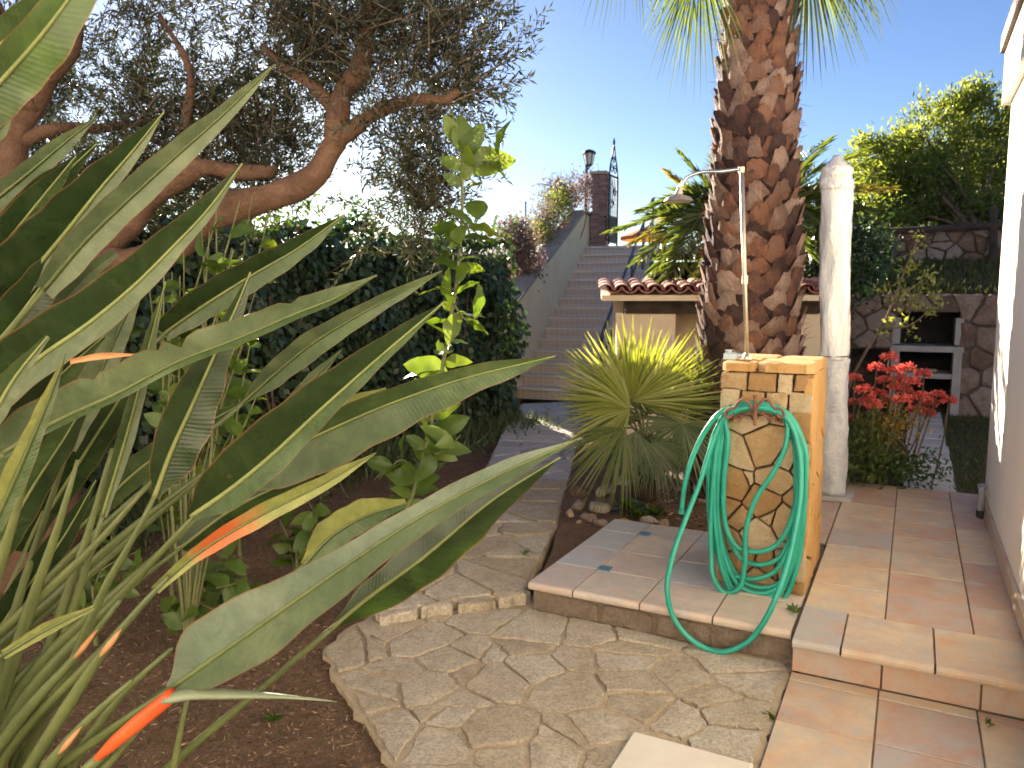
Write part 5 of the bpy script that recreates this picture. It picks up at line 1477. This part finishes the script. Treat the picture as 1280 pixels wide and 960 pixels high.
def strel(pts_, wA, wB, aA, aB, mA, mB, stalk=None, rib=True, ribw=1.0, notch=(), name='leaf', wave=.05, curl=0.0, stw=.0075, root=True):
    P3 = [P(*q) for q in pts_]
    n = 44; sp = catmull(P3, n); Lt = sum((b - a).length for a, b in zip(sp, sp[1:]))
    Vw = (sp[n // 2] - CP).normalized()
    me = MB(); vs, uv, K = [], [], 6
    ph = r12.uniform(0, 6.28)
    frames = []
    for i in range(n + 1):
        T = (sp[min(i + 1, n)] - sp[max(i - 1, 0)]).normalized()
        B = (-Vw).cross(T).normalized(); C = T.cross(B)
        if C.dot(Vw) > 0: C = -C
        frames.append((T, B, C))
    for sgn, wl_, an in ((1, wA, aA), (-1, wB, aB)):
        a = R(an)
        for i in range(n + 1):
            t = i / n; T, B, C = frames[i]
            w = 1.02 * lerp_list(wl_, t) * ((sp[i] - CP).dot(CF)) / 960 / max(math.cos(a), .25)
            for (tc, wd, dp) in notch:
                if sgn > 0: w *= 1 - dp * math.exp(-((t - tc) / wd) ** 2)
            w *= 1 + .03 * math.sin(t * 37 + ph) * (1 if sgn > 0 else -1)
            for k in range(K + 1):
                s = k / K
                an2 = a - curl * s * s
                off = (B * sgn * math.cos(an2) + C * math.sin(an2)) * w * s
                wv = C * w * wave * s * s * math.sin(t * 19 + ph + sgn * 1.3) + C * w * .5 * wave * s * math.sin(t * 47 + 2 * ph)
                vs.append(sp[i] + off + wv); uv.append((t * Lt, s))
    fs, mi = [], []
    row = K + 1; half = (n + 1) * row
    for h in (0, 1):
        for i in range(n):
            for k in range(K):
                q = [h * half + i * row + k, h * half + i * row + k + 1, h * half + (i + 1) * row + k + 1, h * half + (i + 1) * row + k]
                fs.append(tuple(q if h else q[::-1])); mi.append(h)
    mb = MB().add(vs, fs)
    m_ = mb.mesh(name, base_of(stre), smooth=True)
    ul = m_.uv_layers.new(name='uv')
    ul.data.foreach_set('uv', np.array([uv[l.vertex_index] for l in m_.loops], dtype=np.float32).ravel())
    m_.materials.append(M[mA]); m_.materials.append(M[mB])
    m_.polygons.foreach_set('material_index', np.array(mi, dtype=np.int32))
    lf = link(name, m_, None, stre)
    if rib:
        rad = [(.0028 * ribw) * (1 - .85 * (i / n)) + .0006 for i in range(n + 1)]
        rp = [sp[i] + frames[i][2] * .0012 for i in range(n + 1)]
        obj('midrib', MB().tube(rp, rad, 6), M['st_rib'] if mA in ('st_dark', 'st_mid') else M['st_stalk'], lf, smooth=True)
    if stalk:
        sp3 = [sp[1]] + [P(*q) for q in stalk]
        if root:
            lastp = sp3[-1]
            sp3 += [Vector((SB.x + r12.uniform(-.16, .16), SB.y + r12.uniform(-.16, .2), -.02))]
        q = catmull(sp3, 26)
        obj('stalk', MB().tube(q, [.0035 + (stw - .0035) * min(1, i / 7) + .004 * (i / 26) for i in range(27)], 9), M['st_stalk'], lf, smooth=True)
    return lf
M['st_flower'] = mat_noise('strelitzia_spathe', [(.3, (.15, .19, .12)), (.7, (.24, .27, .18))], 12, .4, 60, .2, .002)
M['st_blush'] = strel_mat('strelitzia_blush', (.22, .25, .08), (.3, .33, .11), (.38, .4, .16), .35, (1.3, 1.2, .5), .42, True)
# leaf by leaf: midrib from base to tip, half widths, tilt of either half, material of either half, stalk
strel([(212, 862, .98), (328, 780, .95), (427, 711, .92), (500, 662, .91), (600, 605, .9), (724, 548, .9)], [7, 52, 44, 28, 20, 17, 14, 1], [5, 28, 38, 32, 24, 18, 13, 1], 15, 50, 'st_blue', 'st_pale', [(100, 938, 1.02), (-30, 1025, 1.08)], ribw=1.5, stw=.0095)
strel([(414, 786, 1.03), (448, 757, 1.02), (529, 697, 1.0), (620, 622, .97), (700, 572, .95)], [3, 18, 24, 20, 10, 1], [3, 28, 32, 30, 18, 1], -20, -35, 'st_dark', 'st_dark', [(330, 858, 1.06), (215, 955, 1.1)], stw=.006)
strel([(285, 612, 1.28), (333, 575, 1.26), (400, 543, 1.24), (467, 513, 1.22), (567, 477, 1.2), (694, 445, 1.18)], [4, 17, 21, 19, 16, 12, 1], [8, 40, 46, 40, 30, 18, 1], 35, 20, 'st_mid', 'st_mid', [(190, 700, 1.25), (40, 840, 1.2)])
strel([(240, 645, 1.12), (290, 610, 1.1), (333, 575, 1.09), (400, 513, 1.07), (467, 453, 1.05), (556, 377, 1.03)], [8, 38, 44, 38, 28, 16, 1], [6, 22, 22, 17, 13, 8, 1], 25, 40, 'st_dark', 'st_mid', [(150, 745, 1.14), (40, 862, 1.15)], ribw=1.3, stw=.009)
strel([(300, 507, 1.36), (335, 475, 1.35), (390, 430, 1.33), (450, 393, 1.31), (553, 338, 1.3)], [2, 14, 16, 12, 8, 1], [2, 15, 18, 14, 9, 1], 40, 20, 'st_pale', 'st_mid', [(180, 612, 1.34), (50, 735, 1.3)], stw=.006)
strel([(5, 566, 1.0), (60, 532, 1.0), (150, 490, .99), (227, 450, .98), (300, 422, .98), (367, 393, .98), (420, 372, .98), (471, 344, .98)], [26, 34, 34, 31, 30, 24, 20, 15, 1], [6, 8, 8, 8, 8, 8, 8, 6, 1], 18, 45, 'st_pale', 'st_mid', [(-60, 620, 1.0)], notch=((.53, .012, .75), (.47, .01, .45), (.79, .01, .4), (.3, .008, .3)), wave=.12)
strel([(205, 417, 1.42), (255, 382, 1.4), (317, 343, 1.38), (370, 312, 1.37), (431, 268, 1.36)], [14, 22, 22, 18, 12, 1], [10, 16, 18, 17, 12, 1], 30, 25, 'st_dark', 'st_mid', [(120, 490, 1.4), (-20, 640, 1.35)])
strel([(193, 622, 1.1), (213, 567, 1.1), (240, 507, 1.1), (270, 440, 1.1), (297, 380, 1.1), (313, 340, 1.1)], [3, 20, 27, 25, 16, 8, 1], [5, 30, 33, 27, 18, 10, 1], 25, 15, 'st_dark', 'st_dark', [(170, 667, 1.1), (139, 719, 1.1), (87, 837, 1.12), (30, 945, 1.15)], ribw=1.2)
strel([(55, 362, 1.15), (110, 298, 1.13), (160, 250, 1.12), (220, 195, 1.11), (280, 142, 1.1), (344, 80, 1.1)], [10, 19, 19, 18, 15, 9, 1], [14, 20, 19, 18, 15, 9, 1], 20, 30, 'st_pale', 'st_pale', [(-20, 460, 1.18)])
strel([(20, 365, 1.2), (85, 287, 1.18), (122, 240, 1.17), (165, 190, 1.16), (205, 140, 1.15)], [44, 44, 36, 26, 15, 1], [12, 14, 15, 14, 10, 1], 15, 30, 'st_dark', 'st_pale', [(-50, 450, 1.22)], ribw=1.3)
strel([(-25, 265, 1.3), (35, 217, 1.29), (80, 179, 1.28), (123, 145, 1.28)], [12, 13, 11, 1], [13, 14, 12, 1], 20, 20, 'st_pale', 'st_mid', [(-80, 330, 1.3)])
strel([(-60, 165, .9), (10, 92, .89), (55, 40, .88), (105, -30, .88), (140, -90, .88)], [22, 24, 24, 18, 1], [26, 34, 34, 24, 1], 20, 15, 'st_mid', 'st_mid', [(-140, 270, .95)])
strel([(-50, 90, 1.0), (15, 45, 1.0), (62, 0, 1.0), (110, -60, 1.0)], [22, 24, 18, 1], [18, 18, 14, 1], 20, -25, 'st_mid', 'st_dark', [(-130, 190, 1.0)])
strel([(-40, 190, 1.1), (0, 160, 1.1), (18, 128, 1.1)], [8, 10, 1], [8, 10, 1], 10, 10, 'st_pale', 'st_pale', [(-100, 250, 1.1)])
strel([(-40, 528, 1.08), (50, 447, 1.06), (110, 405, 1.05), (170, 355, 1.04), (215, 310, 1.03), (260, 262, 1.02), (303, 204, 1.02)], [28, 42, 42, 36, 28, 18, 1], [16, 20, 22, 20, 15, 9, 1], 15, 45, 'st_dark', 'st_pale', [(-110, 610, 1.1)], ribw=1.4)
strel([(85, 560, 1.3), (120, 480, 1.3), (155, 400, 1.3), (183, 348, 1.3)], [22, 34, 30, 2], [10, 16, 14, 2], 10, 30, 'st_pale', 'st_pale', [(55, 650, 1.3), (20, 760, 1.28)])
strel([(128, 645, 1.22), (165, 520, 1.22), (187, 430, 1.21), (207, 352, 1.2)], [5, 10, 9, 1], [5, 10, 8, 1], 30, 40, 'st_mid', 'st_pale', [(98, 740, 1.22), (50, 880, 1.22)])
strel([(45, 420, 1.26), (85, 370, 1.26), (120, 335, 1.25), (145, 316, 1.25)], [10, 12, 11, 6], [8, 10, 9, 5], 10, 20, 'st_pale', 'st_pale', None, rib=False)
strel([(-10, 660, .9), (35, 560, .9), (60, 500, .9), (82, 442, .9)], [14, 15, 10, 1], [12, 14, 9, 1], 30, 20, 'st_lime', 'st_mid', [(-60, 780, .95)])
strel([(-40, 470, 1.2), (20, 400, 1.2), (70, 335, 1.2), (115, 290, 1.2)], [26, 30, 22, 3], [24, 26, 18, 3], 20, 20, 'st_dark', 'st_dark', None)
strel([(-60, 380, 1.25), (10, 300, 1.25), (50, 250, 1.25), (95, 195, 1.25)], [24, 26, 20, 2], [24, 26, 18, 2], 20, -20, 'st_dark', 'st_mid', None)
strel([(-30, 620, 1.15), (20, 540, 1.15), (75, 470, 1.15), (130, 420, 1.15)], [26, 30, 24, 3], [20, 26, 20, 3], 20, 10, 'st_dark', 'st_mid', [(-70, 720, 1.15)])
strel([(-20, 720, 1.2), (40, 610, 1.2), (85, 540, 1.2), (120, 480, 1.2)], [14, 22, 18, 2], [14, 20, 16, 2], 30, -10, 'st_mid', 'st_dark', None)
strel([(195, 737, 1.02), (237, 700, 1.02), (281, 670, 1.01), (336, 639, 1.01), (400, 607, 1.0), (470, 566, 1.0)], [6, 8, 11, 13, 12, 9, 1], [6, 8, 11, 13, 11, 8, 1], 35, 25, 'st_blush', 'st_blush', [(110, 830, 1.04), (15, 930, 1.08)], ribw=.6)
strel([(380, 706, 1.1), (415, 670, 1.1), (460, 644, 1.1), (508, 629, 1.1)], [5, 22, 22, 6], [6, 18, 16, 4], 25, 25, 'st_lime', 'st_mid', [(300, 790, 1.1), (150, 915, 1.12)])
sq = catmull([P(206, 874, .95), P(235, 868, .95), (P(290, 868, .955)), P(345, 870, .965), P(421, 877, .975)], 24)
obj('spathe', MB().tube(sq, [.0095, .0105, .011, .0112, .011, .0107, .0103, .0098, .0093, .0088, .0082, .0076, .007, .0064, .0058, .0052, .0046, .0041, .0036, .0031, .0026, .0021, .0016, .0011, .0004], 12, squash=.6), M['st_flower'], stre, smooth=True)
nk = catmull([P(118, 951, .985), P(150, 922, .97), P(185, 893, .96), P(216, 868, .95)], 14)
nko = obj('flower_neck', MB().tube(nk, [.004, .0055, .0068, .0078, .0086, .0091, .0095, .0098, .01, .01, .01, .01, .0098, .0096, .009], 12), M['st_red'], stre, smooth=True)
obj('stalk', MB().tube(catmull([P(125, 945, .985), P(60, 1010, 1.02), SB + Vector((.05, .02, 0))], 20), .0075, 9), M['st_stalk'], nko, smooth=True)
strel([(405, 522, 1.32), (450, 500, 1.32), (483, 486, 1.32)], [6, 10, 2], [6, 10, 2], 20, 30, 'st_lime', 'st_lime', None)
strel([(360, 505, 1.34), (400, 465, 1.34), (427, 437, 1.34)], [6, 8, 1], [5, 7, 1], 20, 30, 'st_pale', 'st_mid', None)
strel([(5, 818, 1.0), (60, 786, 1.0), (118, 759, 1.0)], [6, 9, 3], [6, 8, 3], 20, 30, 'st_lime', 'st_lime', [(-60, 850, 1.0)])
strel([(30, 690, 1.4), (58, 630, 1.4), (85, 575, 1.4), (130, 510, 1.4)], [10, 20, 22, 2], [10, 18, 18, 2], 10, -30, 'st_dark', 'st_dark', [(-10, 790, 1.35)])
strel([(88, 452, .97), (120, 446, .97), (172, 443, .97)], [3, 4, 1], [3, 4, 1], 30, 30, 'st_dry', 'st_dry', None, rib=False, name='dry_leaf_tip')
strel([(225, 685, 1.38), (290, 637, 1.37), (350, 607, 1.36), (405, 585, 1.35)], [8, 24, 24, 2], [8, 22, 20, 2], -20, -30, 'st_dark', 'st_dark', [(130, 760, 1.36), (20, 850, 1.3)])
strel([(-30, 560, .95), (20, 470, .95), (60, 420, .95)], [10, 16, 3], [10, 14, 3], 20, 20, 'st_mid', 'st_pale', None)
for q_ in (([(-70, 430, 1.3), (0, 330, 1.3), (60, 240, 1.3), (120, 180, 1.3)], [26, 34, 24, 2], [24, 30, 20, 2], 'st_dark'), ([(-60, 600, 1.3), (10, 500, 1.3), (80, 420, 1.3), (150, 360, 1.3)], [24, 32, 26, 2], [20, 26, 20, 2], 'st_dark'), ([(-40, 700, 1.3), (20, 600, 1.3), (70, 520, 1.3), (140, 440, 1.3)], [18, 26, 24, 2], [18, 24, 20, 2], 'st_mid'), ([(60, 640, 1.38), (110, 560, 1.38), (160, 480, 1.38), (190, 420, 1.38)], [14, 22, 20, 2], [14, 20, 16, 2], 'st_dark'), ([(100, 660, 1.42), (170, 590, 1.42), (240, 540, 1.42), (310, 500, 1.42)], [10, 18, 16, 2], [10, 16, 14, 2], 'st_mid'), ([(-30, 830, 1.3), (30, 740, 1.3), (80, 670, 1.3), (120, 600, 1.3)], [10, 18, 16, 2], [10, 16, 14, 2], 'st_dark')):
    strel(q_[0], q_[1], q_[2], 18, -12, q_[3], q_[3], None, ribw=1.0)
# bare stalks of leaves that stand outside the picture
for L_, w_ in (([(97, 575, 1.15), (72, 660, 1.15), (42, 746, 1.16), (0, 880, 1.18)], .0085), ([(190, 600, 1.18), (120, 680, 1.17), (40, 755, 1.17), (-30, 820, 1.2)], .008), ([(255, 590, 1.3), (150, 672, 1.28), (70, 745, 1.26), (-20, 830, 1.25)], .0075), ([(140, 560, 1.25), (115, 650, 1.24), (85, 740, 1.22), (30, 900, 1.22)], .007),
               ([(150, 750, 1.03), (100, 815, 1.04), (40, 880, 1.05), (-20, 960, 1.08)], .008), ([(210, 720, 1.0), (140, 800, 1.0), (80, 890, 1.02), (20, 990, 1.05)], .0085), ([(60, 700, 1.3), (30, 790, 1.3), (5, 880, 1.3)], .008), ([(165, 850, .98), (110, 900, .99), (40, 985, 1.02)], .0095), ([(215, 810, 1.03), (160, 860, 1.03), (90, 955, 1.05)], .008),
               ([(40, 560, 1.05), (20, 640, 1.06), (-10, 740, 1.08)], .009), ([(300, 560, 1.4), (200, 640, 1.38), (110, 720, 1.35), (20, 800, 1.3)], .006), ([(120, 820, 1.1), (60, 890, 1.1), (0, 950, 1.12)], .008), ([(180, 905, 1.0), (130, 960, 1.0), (90, 1010, 1.0)], .011), ([(235, 870, 1.05), (225, 915, 1.05), (215, 970, 1.05)], .006)):
    p3 = [P(*q) for q in L_] + [Vector((SB.x + r12.uniform(-.16, .16), SB.y + r12.uniform(-.16, .2), -.02))]
    obj('stalk', MB().tube(catmull(p3, 26), [.003 + (w_ - .003) * min(1, i / 5) + .004 * i / 26 for i in range(27)], 9), M['st_stalk'], stre, smooth=True)

# dry orange sheaths on some stalks
for a_, b_, y_ in (((122, 787), (92, 824), 1.02), ((152, 786), (124, 822), .992), ((102, 908), (72, 944), .98)):
    q = [P(*a_, y_), P((a_[0] + b_[0]) / 2, (a_[1] + b_[1]) / 2, y_ - .004), P(*b_, y_)]
    obj('dry_sheath', MB().tube(catmull(q, 8), [.001, .0035, .0055, .0065, .007, .0065, .0055, .0035, .001], 8, squash=.6), M['st_dry'], stre, smooth=True)
# ================================================================ small things
# red flowered kalanchoe
kb = S(.14, 3.12, .1)
kal = thing('kalanchoe', kb, 'tall kalanchoe with red flower heads at the end of the patio', 'flowering plant')
heads = [(1112, 447), (1096, 460), (1068, 473), (1118, 463), (1134, 461), (1155, 468), (1106, 476), (1121, 484), (1080, 488), (1100, 493), (1131, 488), (1150, 496), (1162, 504), (1186, 501), (1068, 504), (1092, 506), (1145, 512), (1160, 517), (1056, 522), (1126, 474), (1140, 478), (1112, 502), (1172, 494), (1086, 500), (1128, 500)]
def flower_head(seed):
    r = np.random.default_rng(seed); n = 80
    d = r.normal(size=(n, 3)); d[:, 2] = np.abs(d[:, 2]) * .9 - .25
    d /= np.linalg.norm(d, axis=1, keepdims=True)
    pos = d * np.array([.042, .042, .026]) * r.uniform(.6, 1.05, (n, 1))
    Vs, Qs = [], []
    for s in range(2):
        V, Q = kites(pos, d + r.normal(size=(n, 3)) * .5 - np.array([0, 0, .35]), r.normal(size=(n, 3)), r.uniform(.018, .03, n), .016, .3)
        Qs.append(Q + len(Vs) * len(V)); Vs.append(V)
    return np_mesh('flower_head', np.concatenate(Vs), np.concatenate(Qs))
fh = [flower_head(k) for k in range(4)]
for i, (u, v) in enumerate(heads):
    y = 5.45 + r12.uniform(-.25, .25)
    tp = P(u, v, y)
    foot = Vector((kb.x + (tp.x - kb.x) * .75 + r12.uniform(-.03, .03), kb.y + r12.uniform(-.15, .2), .1))
    h_ = place('flower_head', fh[i % 4], frame(tp, Vector((1.1, 0, 0)), Vector((0, 1.1, 0)), Vector((0, 0, 1.05))), M['red_flower'], kal)
    obj('stem', MB().tube(catmull([foot, foot.lerp(tp, .6) + Vector((r12.uniform(-.02, .02), 0, 0)), tp], 8), .0055, 6), M['twig'] if i % 3 else M['stem_green'], kal)
def kcloud(name, u, v, ru, rv, n, mat, L, W):
    c = np.array(tuple(P(u, v, 5.45))); s = np.array([ru * 5.45 / 960, .14, rv * 5.45 / 960])
    p = c + rng.normal(size=(n, 3)) * s * .5
    p[:, 2] = np.maximum(p[:, 2], .1)
    cloud(name, p, rdir(n) + np.array([0, 0, .3]), rng.uniform(.6, 1.2, n) * L, W, mat, kal, kind='stuff')
kcloud('plantlets', 1118, 530, 30, 26, 380, M['orange_leaf'], .05, .013)
kcloud('foliage', 1080, 560, 32, 40, 650, M['fan_green'], .06, .022)
kcloud('lower_foliage', 1125, 585, 60, 24, 700, M['ivy_young'], .05, .02)
# standing orange stone beside it
def rock(name, c, sx, sy, sz, mat, label=None, cat=None, group=None, seed=0, parent=None):
    import bmesh
    bm = bmesh.new(); bmesh.ops.create_icosphere(bm, subdivisions=3, radius=1)
    r = random.Random(seed); ph = [r.uniform(0, 6.28) for _ in range(6)]
    pl = [(Vector((r.uniform(-1, 1), r.uniform(-1, 1), r.uniform(-.6, 1))).normalized(), r.uniform(.4, .72)) for _ in range(9)]
    for v in bm.verts:
        for nrm, dd_ in pl:
            e = v.co.dot(nrm) - dd_
            if e > 0: v.co -= nrm * e * .9
        v.co *= 1 + .06 * math.sin(4 * v.co.x + ph[0]) + .06 * math.sin(5 * v.co.y + ph[1])
        v.co = Vector((v.co.x * sx, v.co.y * sy, v.co.z * sz))
    me = bpy.data.meshes.new(name); bm.to_mesh(me); bm.free(); me.polygons.foreach_set('use_smooth', [True] * len(me.polygons))
    o = link(name, me, mat, parent, label, cat, group)
    o.location = c
    o.rotation_euler = (0, 0, r.uniform(0, 3))
    return o
rk = G(1057, 590, .1)
rock('boulder', (rk.x, rk.y + .05, .2), .06, .08, .16, M['pillar_side'], 'upright orange stone between wrapped column and kalanchoe', 'stone', seed=77)
rocks = [((745, 632), .085, .045, 'slab_pale', 'flat pale stone in the middle of the rock edging'), ((727, 614), .075, .05, 'wall_stone', 'grey stone nearest the path in the rock edging'), ((759, 612), .1, .055, 'slab', 'broad speckled grey stone in the rock edging'), ((776, 599), .075, .05, 'slab', 'grey stone below the young fan palm'), ((722, 628), .07, .045, 'wall_stone', 'dark brown stone at the left end of the rock edging'),
         ((712, 638), .05, .035, 'pillar_stone', 'small reddish stone beside the path edge'), ((735, 645), .05, .04, 'wall_stone', 'small rounded stone below the flat pale one'), ((752, 650), .06, .035, 'wall_stone', 'small dark stone behind the platform corner'), ((781, 649), .045, .03, 'pillar_side', 'small orange stone behind the platform edge'), ((812, 647), .065, .025, 'slab_pale', 'thin pale stone lying behind the tiled platform'), ((830, 650), .06, .03, 'pillar_stone', 'brown stone at the right end of the rock edging'), ((724, 648), .02, .015, 'slab_pale', 'white pebble at the foot of the rock edging'), ((795, 610), .05, .04, 'pillar_side', 'reddish stone under the fan palm trunk')]
M['slab_pale'] = slab_mat('pale_stone', (.45, .37, .27), (.55, .47, .36), (.62, .55, .45), (.3, .25, .19))
for i, ((u, v), w_, h_, mt, lb_) in enumerate(rocks):
    g = G(u, v + 6, .045)
    rock('stone', (g.x, g.y, .045 + h_ * .5), w_ * 1.25, w_ * .85, h_ * 1.15, M[mt], lb_, 'stone', 'stones edging the palm bed', i)
# rosette plants
def rosette(u, v, size, label, mat, n=16, z=.045):
    g = G(u, v, z)
    th = thing('rosette_plant', g, label, 'plant')
    for k in range(n):
        a = k * 2.4; e = .25 + .9 * (1 - k / n)
        d = Vector((math.cos(a), math.sin(a), 1.6 - e))
        place('leaf', citrus_me[k % 6], (lambda dd_, x_: frame(g + UP * .01, x_ * size * 1.3, dd_ * size, x_.cross(dd_) * size))(d.normalized(), d.cross(UP).normalized()), M[mat], th)
rosette(786, 640, .13, 'bright green rosette plant among the edging stones', 'citrus')
rosette(818, 645, .09, 'small pale green rosette plant behind the tiled platform', 'ivy_young')
rosette(800, 648, .08, 'low dark rosette plant beside the bright green one', 'ivy_young')
def weed(u, v, z, label, n=14, size=.05):
    g = G(u, v, z)
    th = thing('weed', g, label, 'weed')
    p = np.tile(np.array(tuple(g)), (n, 1)) + rng.normal(size=(n, 3)) * np.array([.008, .008, 0])
    cloud('leaves', p, rdir(n) * np.array([1, 1, .3]) + np.array([0, 0, .5]), rng.uniform(.5, 1.1, n) * size, size * .25, M['citrus'], th)
    obj('stem', MB().tube([g - UP * .02, g + UP * size * .4], .002, 5), M['stem_green'], th)
weed(655, 695, ZFAR, 'small weed in the joint at the right edge of the upper path', 18, .06)
weed(968, 900, .0, 'tiny weed between paving and landing tiles', 10, .05)
weed(1233, 905, ZLAND, 'tiny weed at the foot of the patio riser', 9, .035)
weed(992, 764, ZL, 'small tuft growing where pillar, platform and patio meet', 16, .05)
weed(340, 900, -.03, 'grassy weed on the bare soil beside the paving edge', 22, .05)
# garden spotlight stake under the young palm
gl = G(770, 600, .045)
gs = thing('garden_light', gl, 'dark garden light stake half hidden under the young fan palm', 'garden light')
obj('stake', MB().tube([gl - UP * .05, gl + UP * .28], .014, 8), M['grey_metal'], gs)
obj('lamp_body', MB().bbox(gl + UP * .26 - Vector((.03, 0, 0)), Vector((.045, 0, .006)), Vector((0, .04, 0)), Vector((0, 0, .13)), .012), M['iron_dark'], gs)
# leaning sapling behind the flowers
sb = P(1062, 500, 6.5); sb = Vector((sb.x - .1, 6.5, .1))
sl3 = thing('leaning_sapling', sb, 'leaning young tree with sparse bright leaves in front of the barbecue wall', 'tree')
y = 6.5
def spx(*L): return [P(u, v, y) for u, v in L]
obj('trunk', MB().tube(catmull([sb - UP * .05, P(1066, 470, y), P(1088, 430, y), P(1106, 402, y), P(1118, 372, y), P(1132, 335, y), P(1148, 298, y)], 24), [.018 - .012 * i / 24 for i in range(25)], 7), M['twig'], sl3, smooth=True)
for L_ in (((1104, 410), (1135, 408), (1162, 388)), ((1120, 365), (1135, 362), (1152, 352)), ((1133, 408), (1137, 390), (1140, 372))):
    obj('branch', MB().tube(catmull(spx(*L_), 8), .006, 6), M['twig'], sl3)
c_ = np.array([tuple(P(u, v, y)) for u, v in ((1150, 296), (1151, 305), (1147, 318), (1140, 328), (1152, 335), (1160, 345), (1165, 355), (1158, 360), (1132, 333), (1143, 375), (1148, 380), (1170, 377), (1164, 385), (1160, 392), (1128, 360), (1125, 385), (1110, 402), (1104, 415), (1137, 416), (1134, 402), (1128, 345), (1120, 372))])
p = clumps(c_, 16, .032)
cloud('crown', p, rdir(len(p)), rng.uniform(.03, .06, len(p)), .026, M['fan_yellow'], sl3, kind='stuff')
# rough grass on the terraces
n = 14000
ss = rng.uniform(-2.4, 3.4, n); tt = np.where(rng.random(n) < .75, rng.uniform(7.8, 10.0, n), rng.uniform(10.3, 12.5, n))
zg = np.array([terr(*(S(float(a), float(b)).xy)) for a, b in zip(ss, tt)])
p = o3 + ss[:, None] * r3 + tt[:, None] * f3; p[:, 2] = zg - .02
link('terrace_grass', np_mesh('terrace_grass', *kites(p, rdir(n) * .7 + np.array([0, 0, .9]), rdir(n), rng.uniform(.06, .2, n), .018)), M['grass'], label='rough grass growing on the terraces behind the barbecue', cat='grass', kind='stuff')
# dry litter on the soil
n = 80000
x = rng.uniform(-3.0, .3, n); yv = 1.3 + rng.random(n) ** 1.3 * 6
from_path = np.array([not inside(near_poly, a, b) and not inside(far_poly, a, b) for a, b in zip(x, yv)])
x, yv = x[from_path], yv[from_path]; n = len(x)
z = .5 * bumps(x, yv) * np.clip(1.5 - np.abs(yv - 4) / 9, 0, 1) - .0245
d = rdir(n) * np.array([1, 1, .18]); sdv = rdir(n) * np.array([1, 1, .35])
link('dry_litter', np_mesh('dry_litter', *kites(np.stack([x, yv, z], axis=1), d, sdv, rng.uniform(.008, .034, n), rng.uniform(.0015, .006, n))), M['litter'], label='dry brown leaf litter scattered over the soil bed', cat='litter', kind='stuff')
n = 1500
st_ = np.stack([rng.uniform(-1.3, -.1, n), rng.uniform(1.35, 2.6, n)], axis=1)
p = o3 + st_[:, :1] * r3 + st_[:, 1:] * f3 + np.array([0, 0, .048])
link('bed_litter', np_mesh('bed_litter', *kites(p, rdir(n) * np.array([1, 1, .25]), rdir(n), rng.uniform(.02, .06, n), .012)), M['litter'], label='dry fallen leaves under the palms', cat='litter', kind='stuff')
n = 2500
x = rng.uniform(-2.2, .1, n); yv = rng.uniform(2.0, 5, n)
ok_ = np.array([not inside(near_poly, a, b) and not inside(far_poly, a, b) for a, b in zip(x, yv)]); x, yv = x[ok_], yv[ok_]; n = len(x)
link('sparse_grass', np_mesh('sparse_grass', *kites(np.stack([x, yv, np.full(n, -.035)], axis=1), rdir(n) * .7 + np.array([0, 0, .8]), rdir(n), rng.uniform(.02, .06, n), .005)), M['grass'], label='sparse grass blades sprouting from the soil', cat='grass', kind='stuff')
